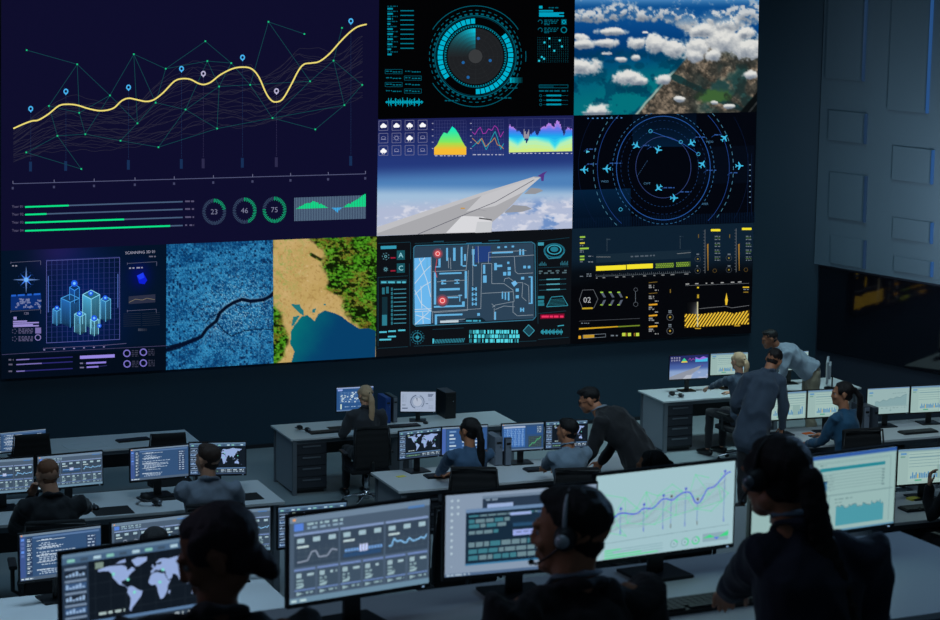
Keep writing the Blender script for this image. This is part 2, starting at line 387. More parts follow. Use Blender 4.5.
# radar dial (scale 4.476 from 370,0)
sc = 940/210; cv = zc(370, 0, sc); cv.poly(quadrel(['c0', 'd0', 'd1', 'c1'], 370, 0, sc), (2, 2, 3), 0)
cy_ = (0, 168, 196); dk = (0, 92, 110)
cx, cy = 472, 252
for r, w, c in [(226, 3, dk), (182, 4, dk), (176, 2, (0, 60, 74)), (139, 3, dk)]: cv.ring(cx, cy, r, w, c, ly=1)
cv.ring(cx, cy, 226, 8, (2, 2, 3), 58, 84, ly=2); cv.ring(cx, cy, 226, 8, (2, 2, 3), 96, 122, ly=2); cv.ring(cx, cy, 226, 8, (2, 2, 3), 238, 302, ly=2)
cv.ring(cx, cy, 206, 2.5, (0, 104, 124), dash=90, ly=1); cv.ring(cx, cy, 190, 7, dk, dash=96, ly=1); cv.ring(cx, cy, 134, 6, (0, 130, 150), dash=150, ly=1)
for a0, a1 in ((232, 360), (52, 180)):
    n = int(abs(a1-a0)/8)
    for i in range(n): cv.ring(cx, cy, 158, 23, (0, 176, 206), a0+(a1-a0)*i/n+.7, a0+(a1-a0)*(i+1)/n-.7, ly=3, n=3)
cv.disc(cx, cy, 126, (30, 32, 35), 2, n=40)
for r in (40, 60, 80, 100, 118): cv.ring(cx, cy, r, .8, (40, 43, 46), ly=3)
for k in range(12): cv.line([(cx, cy), (cx+124*math.sin(k*PI/6), cy-124*math.cos(k*PI/6))], .8, (40, 43, 46), 3)
for i in range(18):
    t = i/18; a1 = -5*i; a2 = -5*(i+1); R = 124
    for j in range(6):
        r0, r1 = 20+j*17.5, 20+(j+1)*17.5; b = (1-t)**1.6*(j+1)/6; c = tuple(np.array((32, 36, 39))*(1-b)+np.array((10, 190, 215))*b)
        q = [(cx+r*math.sin(math.radians(A)), cy-r*math.cos(math.radians(A))) for A, r in ((a1, r0), (a2, r0), (a2, r1), (a1, r1))]
        cv.poly(q, c, 4)
cv.disc(cx, cy, 31, (56, 58, 60), 5)
for x, y in ((485, 172), (417, 280), (439, 346), (538, 271)): cv.disc(x, y, 7, (30, 96, 160), 5)
for k in range(10):
    y = 26+k*22.7; cv.words(78, y, 124, 4, dk, seed=k); cv.words(78, y+9, 102, 8, (0, 140, 165), seed=k+40)
    if k < 9: cv.rect(136, 46+k*21+(0 if k < 8 else 0), 196, 50+k*21, (0, 120, 140), 2)
for k in range(8):
    x = 68 if k % 2 == 0 else 154; y = 311+(k//2)*29
    box = k in (0, 3, 4, 7)
    if box: cv.line([(x, y), (x+76, y), (x+76, y+19), (x, y+19), (x, y)], 1.6, dk, 2)
    cv.words(x+4, y+6, x+30, 4, (0, 110, 130), seed=k+3); cv.words(x+34, y+9, x+72, 3.5, (0, 120, 140), seed=k+9)
for k in range(56):
    x = 70+k*3; a = 3+18*abs(math.sin(k*.55))*abs(math.sin(k*.9+1))**2*(1 if 3 < k < 52 else .3); cv.rect(x, 457-a, x+2.2, 457+a, (0, 176, 202), 2)
cv.rect(757, 26, 772, 38, cy_, 2); cv.words(800, 32, 846, 5, dk, seed=2)
for y, e in ((45, 820), (55, 868), (61, 846), (68, 868)): cv.rect(757, y, e, y+7, (0, 158, 188), 2)
for y in (98, 134):
    cv.ring(762, y, 9, 3, dk, -90, 150, ly=2); cv.words(780, y-10, 844, 4, dk, seed=y); cv.words(780, y-3, 838, 4, dk, seed=y+1); cv.words(780, y+4, 834, 4, dk, seed=y+2); cv.words(780, y+10, 806, 4, dk, seed=y+3)
cv.rect(856, 86, 880, 110, (0, 90, 108), 2); cv.ring(868, 98, 7, 3, cy_, ly=3); cv.ring(868, 134, 12, 4, (0, 120, 140), ly=2)
for i in range(15):
    for j in range(15): cv.rect(750+i*9.6, 167+j*7.8, 752.4+i*9.6, 169+j*7.8, (0, 92, 108), 2)
for x, y in ((803, 172), (781, 190), (849, 181), (803, 208), (859, 208), (825, 227), (769, 255), (779, 263), (757, 272)): cv.rect(x-4, y-4, x+4, y+4, (40, 200, 222), 3)
cv.line([(757, 380), (886, 380), (886, 393), (757, 393), (757, 380)], 2, dk, 2); cv.rect(759, 382, 822, 392, (0, 48, 60), 1)
cv.words(757, 404, 886, 6, dk, seed=4)
for y in (428, 449, 468): cv.ring(764, y, 5, 2, dk, ly=2); cv.rect(790, y-4, 856, y+3, (0, 158, 184), 2); cv.line([(776, y), (886, y)], 1.4, dk, 2)
for k in range(9): cv.rect(626+k*6.4, 347, 630.5+k*6.4, 371, tuple(np.array((0, 180, 206))*(1-k*.09)), 3)
cv.words(600, 392, 662, 4, dk, seed=5); cv.words(570, 436, 632, 5, dk, seed=6); cv.words(335, 448, 400, 5, dk, seed=8)
vscreen(cv, [K[n] for n in ('c0', 'd0', 'd1', 'c1')], 'black screen with a cyan ringed radar dial, top row beside the chart')

# airliner wing with weather widgets (4.476 from 370,110)
cv = zc(370, 110, sc); W, H = 200, 118
v = np.linspace(0, 1, H)[:, None]+np.zeros((1, W)); u = np.linspace(0, 1, W)[None, :]+np.zeros((H, 1))
col = mixc((27, 32, 84), (36, 56, 122), sst(0, .4, v)); col = mixc(col, (78, 128, 184), sst(.38, .56, v)); col = mixc(col, (160, 190, 218), sst(.54, .66, v-.10*u*.6)); col = mixc(col, (176, 186, 212), sst(.66, .8, v))
n1 = vnoise(W, H, 9, 12, 3, 5, .6); n2 = vnoise(W, H, 20, 26, 5, 4, .6)
low = sst(.68, .8, v)
col = mixc(col, (98, 136, 194), low*sst(.5, .62, n1)*sst(.4, .9, u)*.85); col = mixc(col, (222, 222, 232), low*sst(.52, .68, n2)*.8)
cv.grid(0, 0, 1, 1, col, 0, quad=quadrel(['c1', 'd1', 'd2', 'c2'], 370, 110, sc))
cv.poly([(32, 524), (240, 455), (500, 370), (735, 298), (765, 300), (715, 336), (690, 365), (640, 420), (600, 458), (545, 503), (545, 546), (200, 557), (32, 562)], (168, 168, 172), 1)
cv.poly([(32, 524), (240, 455), (500, 370), (735, 298), (738, 304), (500, 384), (240, 478), (32, 552)], (190, 190, 194), 2)
cv.poly([(500, 384), (738, 304), (762, 303), (690, 365), (560, 430), (430, 455)], (196, 196, 200), 2)
cv.poly([(340, 550), (412, 474), (505, 478), (545, 498), (543, 546)], (216, 216, 220), 3)
cv.poly([(470, 550), (480, 500), (548, 500), (542, 547)], (200, 202, 206), 4)
cv.line([(215, 556), (400, 478), (560, 412), (735, 312)], 3, (98, 98, 110), 4); cv.line([(412, 476), (478, 444), (520, 452)], 2, (150, 150, 156), 4)
cv.line([(488, 484), (545, 492)], 6, (86, 86, 90), 5); cv.rect(405, 437, 425, 443, (196, 150, 80), 5)
cv.poly([(750, 296), (772, 282), (793, 273), (780, 290), (777, 318), (767, 318), (765, 300)], (84, 52, 130), 5)
cv.poly([(690, 376), (722, 348), (760, 352), (775, 362), (740, 376)], (146, 148, 154), 2); cv.poly([(600, 460), (640, 425), (700, 430), (724, 442), (680, 456)], (148, 150, 156), 2)
for r in range(3):
    for c in range(4):
        x, y = 40+c*58.5, 49+r*56-c*1; w, h = 40, 43
        cv.line([(x, y), (x+w, y-1), (x+w, y+h-1), (x, y+h), (x, y)], 1.8, (120, 122, 156), 2)
        fl = (r == 0) or (r == 1 and c == 2) or (r == 2 and c == 0)
        mx, my = x+w/2, y+h/2
        if fl:
            for dx, dy, rr in ((-7, 3, 7), (0, -3, 8), (8, 2, 7)): cv.disc(mx+dx, my+dy, rr, (250, 250, 252), 3, n=10)
            cv.rect(mx-8, my+2, mx+10, my+9, (250, 250, 252), 3)
            if c in (2, ) or r: cv.line([(mx-3, my+9), (mx-6, my+16)], 2, (250, 250, 252), 3); cv.line([(mx+5, my+9), (mx+2, my+16)], 2, (250, 250, 252), 3)
        elif c == 1 and r == 1: cv.ring(mx, my, 8, 2, (150, 152, 184), ly=3); cv.ring(mx, my, 13, 2, (120, 122, 160), dash=16, ly=3)
        else: cv.ring(mx, my-2, 9, 2, (140, 142, 176), ly=3, ry=6); cv.line([(mx-11, my+5), (mx+12, my+5)], 2, (150, 152, 184), 3)
def gridlines(x0, x1, y0, y1, nx, ny, c):
    for i in range(nx+1): cv.line([(x0+(x1-x0)*i/nx, y0), (x0+(x1-x0)*i/nx, y1)], 1, c, 2)
    for j in range(ny+1): cv.line([(x0, y0+(y1-y0)*j/ny), (x1, y0+(y1-y0)*j/ny-3)], 1, c, 2)
gridlines(287, 430, 48, 200, 12, 10, (64, 70, 122)); gridlines(457, 598, 44, 196, 12, 10, (64, 70, 122)); gridlines(622, 905, 40, 190, 8, 4, (70, 76, 128))
hp = [(287, 168), (300, 155), (315, 122), (330, 100), (345, 106), (355, 92), (367, 73), (382, 86), (395, 106), (410, 136), (424, 160), (430, 166)]
for i in range(72):
    x = 287+i*2; t = interp(hp, x)
    for j in range(14):
        y0 = 73+j*9.1; y1 = y0+9.2
        if y1 < t: continue
        f_ = j/13; c = mixc((10, 232, 200), (140, 232, 90), np.array(f_*1.7)) if f_ < .58 else mixc((160, 226, 80), (246, 186, 52), np.array((f_-.58)*4)); cv.rect(x, max(y0, t), x+2, y1, tuple(np.ravel(c)), 3)
for pts, c in (([(457, 98), (470, 110), (482, 88), (494, 77), (505, 106), (518, 104), (530, 84), (545, 92), (558, 70), (570, 80), (584, 122), (598, 96)], (170, 50, 170)), ([(457, 166), (475, 150), (494, 130), (505, 146), (520, 178), (534, 150), (548, 118), (560, 96), (572, 130), (585, 176), (598, 150)], (30, 168, 184)), ([(457, 126), (472, 140), (484, 152), (500, 126), (518, 164), (532, 150), (545, 140), (558, 124), (570, 156), (585, 160), (598, 174)], (196, 142, 70))): cv.line(pts, 2.6, c, 3)
bp = [(622, 66), (640, 78), (655, 92), (668, 96), (680, 110), (700, 150), (712, 120), (724, 104), (732, 92), (745, 114), (760, 92), (772, 72), (785, 78), (800, 54), (812, 66), (822, 74), (838, 42), (850, 66), (866, 112), (880, 84), (890, 78), (905, 92)]
lp = [(622, 130), (660, 150), (690, 128), (740, 126), (800, 140), (826, 168), (850, 140), (905, 118)]
for i in range(94):
    x = 622+i*3.01; t = interp(bp, x)+rng.uniform(-6, 6); b = 190-(x-622)*.02; lw = interp(lp, x)
    if x > 688 and x < 712: cv.rect(x, t-40, x+3, min(t+10, lw), (150, 146, 158), 3)
    stops = [(t, (196, 130, 224) if t < 88 else (90, 130, 235)), (92, (80, 120, 236)), (118, (24, 168, 238)), (lw-6, (60, 220, 238)), (lw+12, (180, 240, 190)), (b, (216, 236, 120))]
    y = t
    for k in range(1, 6):
        y1, c1 = stops[k]; y0, c0 = stops[k-1]; y0 = max(y0, t)
        if y1 <= y0: continue
        m_ = 3
        for z in range(m_):
            c = tuple(np.array(c0)*(1-(z+.5)/m_)+np.array(c1)*(z+.5)/m_); cv.rect(x, y0+(y1-y0)*z/m_, x+3.02, y0+(y1-y0)*(z+1)/m_, c, 3)
for x0, x1, y in ((290, 430, 203), (460, 598, 198), (622, 905, 192)): cv.words(x0, y, x1, 4, (180, 184, 205), seed=x0, fill=.4)
for x0 in (277, 448):
    for k in range(5): cv.rect(x0, 58+k*28, x0+7, 62+k*28, (150, 152, 180), 2)
vscreen(cv, [K[n] for n in ('c1', 'd1', 'd2', 'c2')], 'screen showing an airliner wing over clouds under weather icons and charts', dmat2)

# aerial photograph of a coast (4.82 from 570,0)
sc2 = 940/195; cv = zc(570, 0, sc2); W, H = 190, 124
q = quadrel(['e0', 'd0', 'd1', 'e1'], 570, 0, sc2); q = [q[1], q[0], q[3], q[2]]
U = np.linspace(24, 905, W)[None, :]+np.zeros((H, 1)); V = np.linspace(-40, 550, H)[:, None]+np.zeros((1, W))
na = vnoise(W, H, 14, 10, 11, 5, .6); nb = vnoise(W, H, 34, 24, 12, 4, .65); nc = vnoise(W, H, 60, 40, 13, 3, .7); nd = vnoise(W, H, 7, 5, 17, 4, .5)
col = mixc((10, 76, 140), (0, 52, 112), sst(60, 260, V)); teal = sst(120, 600, V+.35*U+60*(nd-.5)); col = mixc(col, (2, 112, 122), teal*sst(130, 400, V))
col = mixc(col, (0, 60, 88), sst(.55, .62, na)*sst(200, 300, V)*.7)
coast = 330+(550-V)*.86+14*(na-.5)     # coast line x at each row
land = sst(-4, 4, U-coast)*sst(180, 215, V); gr = nc*.5+nb*.5
lc = mixc((54, 50, 44), (156, 138, 118), sst(.3, .75, gr)); lc = mixc(lc, (26, 58, 60), sst(8, 0, np.abs(V-(400+.5*(U-560)))-14+30*(na-.5)));
lc = mixc(lc, (30, 66, 66), sst(.5, .6, nd)*sst(560, 700, U)*sst(300, 330, V)*.9)
lc = mixc(lc, (62, 82, 78), sst(640, 820, U)*sst(330, 200, V)); lc = mixc(lc, (60, 96, 52), sst(1.2, .6, np.hypot((U-700)/90, (V-470)/36)+(gr-.5)))
lc = mixc(lc, (28, 34, 34), sst(.5, .62, na)*.6)
col = mixc(col, lc, land); col = mixc(col, (170, 184, 170), sst(9, 3, np.abs(U-coast+6))*sst(330, 360, V)*.9)
col = mixc(col, (86, 142, 192), sst(40, -20, V))
def blob(cx, cy, rx, ry): return 1-np.hypot((U-cx)/rx, (V-cy)/ry)
cl = np.full((H, W), -1.)
for b in [(90, 75, 130, 42), (230, 60, 160, 50), (380, 70, 110, 46), (500, 70, 120, 55), (560, 100, 90, 50), (700, 80, 120, 60), (850, 70, 110, 60), (640, 150, 110, 55), (760, 120, 120, 60), (70, 320, 110, 52), (60, 210, 90, 30), (170, 205, 80, 26), (50, 175, 50, 22), (200, 150, 100, 24), (330, 205, 60, 42), (410, 210, 80, 60), (500, 235, 90, 55), (620, 225, 100, 70), (740, 200, 150, 80), (850, 240, 90, 60), (600, 270, 70, 36), (280, 370, 85, 48), (340, 388, 50, 26), (130, 535, 90, 42), (320, 278, 30, 20), (250, 288, 38, 18), (455, 385, 46, 32), (870, 365, 50, 30), (840, 160, 60, 40), (690, 265, 60, 40), (530, 480, 30, 18), (180, 255, 32, 8), (360, 155, 20, 8), (700, 500, 24, 12), (770, 520, 30, 14)]: cl = np.maximum(cl, blob(*b))
cf = cl*1.05+1.7*(na*.5+nb*.4+nc*.1-.5); al = sst(.05, .42, cf); sh = np.clip(.72+(np.roll(cf, -3, 0)-np.roll(cf, 3, 0))*.9, 0, 1)
cc = mixc((120, 130, 144), (222, 222, 218), sh); cc = mixc(cc, (120, 140, 168), sst(130, 20, V)*.35)
top = sst(140, 60, V); al = al*(1-top*sst(.56, .44, nb*.55+nc*.2+na*.25)*.85); al = np.maximum(al, top*sst(.52, .66, nb*.6+na*.4)*.7)
col = mixc(col, (0, 40, 66), sst(.0, .3, np.roll(np.roll(cf, 8, 0), 4, 1))*.35*(1-land)*sst(200, 280, V)); col = mixc(col, cc, al*sst(-60, 20, V+40))
col = mixc(col, (8, 12, 14), sst(0, 6, (U-820)-(550-V)*.82))
col = mixc(col, (52, 56, 58), sst(4, 1, np.abs((U-868)-(550-V)*.8)-1))
cv.grid(0, 0, 1, 1, col, 0, quad=q)
vscreen(cv, [K[n] for n in ('d0', 'e0', 'e1', 'd1')], 'screen with an aerial photograph of clouds over a turquoise coast', dmat2)

# aircraft tracking rings (4.82 from 570,110)
cv = zc(570, 110, sc2); cv.poly(quadrel(['d1', 'e1', 'e2', 'd2'], 570, 110, sc2), (2, 4, 12), 0)
g = mixc((4, 30, 56), (2, 12, 28), np.linspace(0, 1, 8)[:, None]+np.zeros((1, 3)))
cv.grid(0, 0, 1, 1, g, 1, quad=[(16, 386), (292, 378), (292, 562), (13, 572)]); cv.grid(0, 0, 1, 1, mixc((2, 10, 24), (3, 26, 50), np.linspace(0, 1, 8)[:, None]+np.zeros((1, 3))), 1, quad=[(302, 22), (610, 14), (606, 176), (302, 178)])
cv.poly([(610, 180), (890, 170), (888, 350), (610, 358)], (3, 8, 20), 1)
for k in range(110):
    x = 16+k*8; yb = 572-(x-13)*.034; cv.rect(x, yb-50, x+2.2, yb-2, (6, 26, 50), 2)
def aring(cx, cy, rx, ry, w, c, n=72, dash=0, a0=0, a1=360, lo=20, hi=566):
    for i in range(n):
        if dash and i % 2: continue
        A = math.radians(a0+(a1-a0)*i/n); B = math.radians(a0+(a1-a0)*(i+1)/n); q_ = []
        for t, s_ in ((A, -.5), (B, -.5), (B, .5), (A, .5)): q_.append((cx+(rx+s_*w)*math.sin(t), cy-(ry+s_*w)*math.cos(t)))
        if all(lo-(x-18)*.012 < y < hi-(x-13)*.033 and 16 < x < 890 for x, y in q_): cv.poly(q_, c, 3)
aring(450, 276, 133, 148, 2.4, (50, 66, 120)); aring(450, 280, 226, 250, 3, (40, 88, 164), 90); aring(450, 280, 245, 270, 2.4, (50, 104, 150), 140, 1); aring(450, 278, 170, 188, 2, (30, 62, 110), 120, 1)
aring(450, 276, 205, 226, 2, (22, 48, 92), 120, 1); aring(450, 280, 318, 345, 2.4, (30, 62, 128), 110); aring(450, 280, 338, 368, 2.6, (70, 124, 150), 130, 1); aring(450, 280, 410, 440, 1.6, (12, 26, 56), 90)
def plane(x, y, a, k=1):
    a = math.radians(a); shp = [(0, -20), (3, -14), (3, -6), (19, 4), (19, 8), (3, 4), (2, 13), (8, 18), (8, 21), (0, 18), (-8, 21), (-8, 18), (-2, 13), (-3, 4), (-19, 8), (-19, 4), (-3, -6), (-3, -14)]
    pts = [(x+k*(px*math.cos(a)-py*math.sin(a)), y+k*(px*math.sin(a)+py*math.cos(a))) for px, py in shp]
    L_ = [pts[i] for i in (0, 1, 2, 5, 6, 9, 12, 13, 16, 17)]; cv.poly(L_, (62, 184, 226), 4); cv.poly([pts[i] for i in (2, 3, 4, 5, 13, 14, 15, 16)], (62, 184, 226), 5); cv.poly([pts[i] for i in (6, 7, 8, 9, 10, 11, 12)], (62, 184, 226), 5)
for x, y, a in ((320, 172, 120), (424, 192, -160), (585, 160, -120), (745, 134, 45), (638, 260, 35), (818, 269, 90), (67, 288, -90), (176, 283, -90), (426, 377, -130), (503, 424, 90)): plane(x, y, a)
for x, y, w in ((352, 168, 30), (385, 176, 20), (605, 128, 50), (696, 117, 30), (658, 288, 50), (772, 300, 36), (84, 258, 46), (192, 254, 60), (452, 372, 54), (530, 392, 54), (80, 186, 46)): cv.words(x, y, x+w, 5, (46, 84, 150), seed=x); cv.line([(x-14, y+14), (x, y+4)], 1.4, (40, 80, 150), 3)
for t, x, y in (('WDD', 168, 349), ('CWT', 371, 359), ('HER', 653, 457), ('WDD', 674, 158)): cv.text(t, x, y, 11, (72, 116, 150), 4)
cv.line([(388, 102), (532, 154), (619, 212)], 2.4, (40, 88, 170), 4); cv.line([(324, 320), (376, 240)], 1.6, (60, 96, 140), 4, dash=5)
for x, y in ((388, 102), (534, 154), (619, 212), (244, 479)): cv.ring(x, y, 8, 2.4, (60, 170, 210), ly=4)
for k in range(8): cv.rect(83+k*23, 38-k*.4, 91+k*23, 43-k*.4, (70, 130, 190), 3)
for k in range(8): cv.rect(864, 262+k*26, 871, 266+k*26, (110, 140, 160), 3)
cv.line([(858, 210), (856, 510)], 1.5, (14, 32, 64), 2); cv.line([(876, 210), (874, 508)], 1.5, (14, 32, 64), 2); cv.poly([(78, 194), (97, 201), (78, 208)], (80, 190, 220), 3)
vscreen(cv, [K[n] for n in ('d1', 'e1', 'e2', 'd2')], 'dark screen tracking small cyan aircraft inside blue rings')

# yellow instrument screen (4.947 from 570,225)
sc3 = 940/190; cv = zc(570, 225, sc3); qy = quadrel(['d2', 'e2', 'e3', 'd3'], 570, 225, sc3)
W, H = 40, 60; v = np.linspace(0, 1, H)[:, None]+np.zeros((1, W)); u = np.linspace(0, 1, W)[None, :]+np.zeros((H, 1))
cv.grid(0, 0, 1, 1, mixc((13, 31, 47), (4, 5, 9), sst(.3, .55, v+.1*vnoise(W, H, 6, 8, 5))), 0, quad=qy)
Yc = (244, 226, 46); Gn = (150, 196, 70); Gy = (110, 120, 130)
for y, w, c in ((56, 26, Gn), (86, 24, (200, 190, 60)), (113, 44, Gn), (152, 22, Gn), (167, 22, Gn)): cv.rect(49, y, 49+w, y+8, c, 2, -.04)
for y in (70, 100, 125, 132, 180, 252): cv.words(49, y, 68, 4, Gy, seed=y)
for x, y in ((90, 152), (90, 180), (82, 240), (82, 250)): cv.words(x, y, x+24, 5, Gy, seed=x+y)
cv.poly([(130, 146), (598, 122), (598, 163), (130, 187)], (22, 40, 54), 1); cv.line([(130, 158), (200, 158)], 2.5, (120, 126, 130), 2); cv.line([(530, 142), (598, 136)], 2.5, (120, 126, 130), 2)
cv.words(300, 153, 420, 7, (80, 92, 104), seed=77, sk=-.05)
for x, y0, y1 in ((183, 66, 130), (545, 66, 118)): cv.line([(x, y0), (x, y1)], 2, (60, 74, 84), 2)
cv.words(180, 68, 200, 6, (44, 60, 72), seed=12); cv.words(542, 54, 560, 6, (44, 60, 72), seed=13)
cv.rect(129, 204, 277, 227, Yc, 2, -.045); cv.rect(281, 196, 410, 219, Yc, 2, -.045)
for x0, x1, yy in ((424, 514, 190), (525, 596, 184)):
    cv.rect(x0, yy, x1, yy+24, (70, 94, 40), 2, -.05)
    for i in range(int((x1-x0)/9)):
        for j in range(3): cv.rect(x0+i*9+(4 if j % 2 else 0), yy+2+j*8-i*.4, x0+i*9+5+(4 if j % 2 else 0), yy+6+j*8-i*.4, (148, 186, 60), 3)
for k in range(48): x = 129+k*9.8; cv.line([(x, 254-(x-129)*.045), (x, 247-(x-129)*.045-(4 if k % 4 == 0 else 0))], 1.5, (90, 100, 108), 2)
cv.line([(129, 255), (598, 234)], 1.6, (90, 100, 108), 2); cv.words(129, 260, 590, 5, (120, 124, 126), seed=30, sk=-.045, fill=.12)
for dx in (0, 154):
    cv.rect(697+dx, 20-dx*.04, 744+dx, 31-dx*.04, Yc, 2); cv.line([(668+dx, 22-dx*.03), (668+dx, 238-dx*.03)], 2, (104, 110, 116), 2)
    for k in range(14): cv.line([(660+dx, 30+k*15-dx*.03), (668+dx, 30+k*15-dx*.03)], 1.6, (94, 100, 108), 2)
    cv.poly([(678+dx, 96), (685+dx, 92), (684+dx, 226), (682+dx, 226)], (160, 118, 44), 2); cv.rect(634+dx, 46, 638+dx, 64, (110, 88, 40), 2)
    for k in range(4): cv.words(716+dx, 54+k*34, 743+dx, 4, Gy, seed=k+dx); cv.words(716+dx, 62+k*34, 743+dx, 4, (70, 100, 50), seed=k+dx+5); cv.words(716+dx, 70+k*34, 743+dx, 4, Gy, seed=k+dx+9)
    for yy in (168, 226): cv.ring(632+dx, yy-dx*.03, 14, 1.8, (60, 66, 74), ly=2); cv.disc(632+dx, yy-dx*.03, 4, (150, 128, 50), 3, n=8); cv.words(626+dx, yy-26, 640+dx, 5, Gy, seed=yy)
    cv.ring(716+dx, 226-dx*.03, 9, 2, (90, 70, 30), ly=2)
hx = [(46, 372), (62, 322), (116, 320), (138, 366), (118, 410), (62, 414), (46, 372)]; cv.line(hx, 2.2, (96, 100, 106), 2); cv.rect(60, 409, 112, 417, (190, 160, 40), 3, -.03); cv.text('02', 85, 384, 30, (176, 178, 182), 3)
for k in range(3):
    x = 152+k*42
    cv.poly([(x, 334), (x+12, 334), (x+26, 358), (x+14, 358)], (84, 92, 108), 2); cv.poly([(x+14, 372), (x+26, 370), (x+12, 398), (x, 398)], (84, 92, 108), 2)
    cv.rect(x-2, 330, x+12, 336, Gn, 3); cv.rect(x-2, 392, x+10, 398, (140, 180, 60), 3)
cv.line([(324, 330), (324, 384)], 1.6, Gy, 2); cv.ring(325, 320, 9, 2, (80, 86, 94), ly=2); cv.ring(325, 392, 11, 2, (80, 86, 94), ly=2); cv.disc(281, 358, 4, (220, 190, 40), 3, n=8)
cv.line([(45, 476), (345, 462)], 2, (70, 74, 80), 2); cv.words(55, 484, 95, 4, Gy, seed=66)
cv.poly([(45, 510), (238, 500), (238, 505), (45, 518)], (206, 160, 36), 2); cv.poly([(238, 500), (345, 494), (345, 500), (238, 506)], (110, 130, 40), 2)
cv.rect(42, 548, 54, 563, (220, 160, 40), 2); cv.line([(64, 545), (176, 538), (176, 554), (64, 561), (64, 545)], 2, Gy, 2); cv.rect(66, 545, 120, 560, (190, 146, 40), 3, -.06)
cv.words(202, 544, 236, 6, Gy, seed=9)
for x in (258, 286, 326): cv.rect(x, 534, x+16, 550, (190, 210, 70), 2, -.04)
for x in (275, 316): cv.rect(x, 534, x+5, 550, (150, 100, 40), 2)
for k in range(5):
    y = 284+k*54 if k < 5 else 0
    cv.poly([(390, y), (432, y-4), (432, y+(-1 if k < 2 else 4)), (390, y+(3 if k < 2 else 7))], (120, 96, 40) if k < 2 else (222, 160, 40), 2)
    cv.words(390, y+12, 416, 8, (130, 132, 134), seed=k); cv.words(390, y+22, 416, 6, (130, 132, 134), seed=k+7); cv.words(420, y+36, 438, 5, (150, 150, 150), seed=k+17)
for y in (456, 524): cv.ring(495, y, 16, 2.4, (86, 90, 96), ly=2); cv.disc(495, y, 5, (170, 140, 50), 3, n=8); cv.rect(487, y-34, 502, y-28, Gy, 2); cv.rect(487, y-25, 502, y-21, Gy, 2)
cv.rect(494, 318, 499, 336, (120, 96, 40), 2)
cv.line([(570, 300), (886, 288)], 1.8, (96, 100, 104), 2); cv.words(572, 290, 880, 5, (160, 160, 160), seed=81, sk=-.04, fill=.15)
tp = [(566, 440), (600, 436), (640, 440), (680, 436), (720, 432), (770, 428), (810, 436), (850, 428), (888, 420)]
for i in range(60):
    x = 566+i*5.36; t = interp(tp, x)+rng.uniform(-1, 1); b = 510-(x-566)*.055
    cv.poly([(x, t), (x+5.4, interp(tp, x+5.4)), (x+5.4, b-.3), (x, b)], (70, 52, 14), 2)
for k in range(26):
    x = 530+k*15.2; pts = []
    for t in np.linspace(0, 1, 40):
        X = x+t*62; Y = 512-t*92
        if X > 568 and X < 884 and Y > interp(tp, X)+1 and Y < 508-(X-566)*.055: pts.append((X, Y))
    if len(pts) > 1: cv.line([pts[0], pts[-1]], 6.2, (240, 196, 60), 3)
cv.grid(0, 0, 1, 1, mixc((8, 9, 12), (150, 152, 156), (np.linspace(0, 1, 10)**2)[None, :]*np.linspace(.25, 1, 10)[:, None]), 4, quad=[(580, 384), (634, 380), (634, 440), (580, 440)])
cv.rect(628, 380, 634, 504, (190, 186, 150), 5); cv.line([(640, 414), (700, 408), (770, 402), (800, 410), (886, 398)], 2, (110, 112, 116), 3)
cv.poly([(774, 336), (781, 372), (776, 396), (770, 396), (767, 372)], (232, 190, 50), 3); cv.rect(629, 306, 638, 313, (220, 190, 40), 3); cv.rect(629, 344, 638, 362, (180, 150, 40), 3)
cv.rect(855, 305, 886, 311, (220, 180, 40), 3); cv.words(858, 316, 884, 5, Gy, seed=9); cv.rect(858, 330, 882, 334, (150, 120, 40), 3)
cv.rect(618, 509, 648, 514, (190, 150, 40), 3); cv.rect(812, 496, 842, 501, (190, 150, 40), 3)
vscreen(cv, [K[n] for n in ('d2', 'e2', 'e3', 'd3')], 'black screen with yellow gauges, a bar reading and a striped band')
MIR = None

# teal floor-plan screen (4.476 from 370,230)
cv = zc(370, 230, sc); cv.poly(quadrel(['c2', 'd2', 'd3', 'c3'], 370, 230, sc), (13, 16, 21), 0)
tl = (30, 104, 124); tb = (66, 168, 196); lb = (112, 184, 232)
def sl(x, y): return y-(x-200)*.035
def R_(x0, y0, x1, y1, c, ly=2): cv.rect(x0, y0, x1, y1, c, ly, -.035)
cv.poly([(198, 74), (732, 58), (736, 396), (200, 424)], (44, 66, 86), 1)
cv.poly([(198, 76), (440, 66), (438, 414), (272, 422), (272, 130), (198, 120)], (58, 76, 100), 2) if False else None
cv.poly([(470, 74), (540, 72), (540, 140), (470, 146)], (34, 62, 122), 2)
cv.line([(196, 78), (206, 70), (725, 54), (738, 64), (742, 388), (730, 402), (206, 430), (194, 420), (196, 78)], 4, (52, 112, 138), 5)
cv.poly([(198, 126), (272, 122), (274, 362), (272, 420), (200, 424)], (106, 182, 236), 2)
for pts in ([(200, 180), (246, 124)], [(200, 240), (250, 180), (272, 160)], [(220, 126), (256, 230), (272, 300)], [(200, 290), (240, 250), (272, 232)], [(200, 268), (230, 330), (270, 362)], [(200, 356), (274, 352)], [(200, 366), (274, 362)], [(200, 424), (262, 368)], [(236, 368), (238, 420)], [(205, 380), (268, 400)], [(228, 250), (232, 350)]): cv.line(pts, 3, (196, 214, 228), 3)
wl = (138, 152, 164)
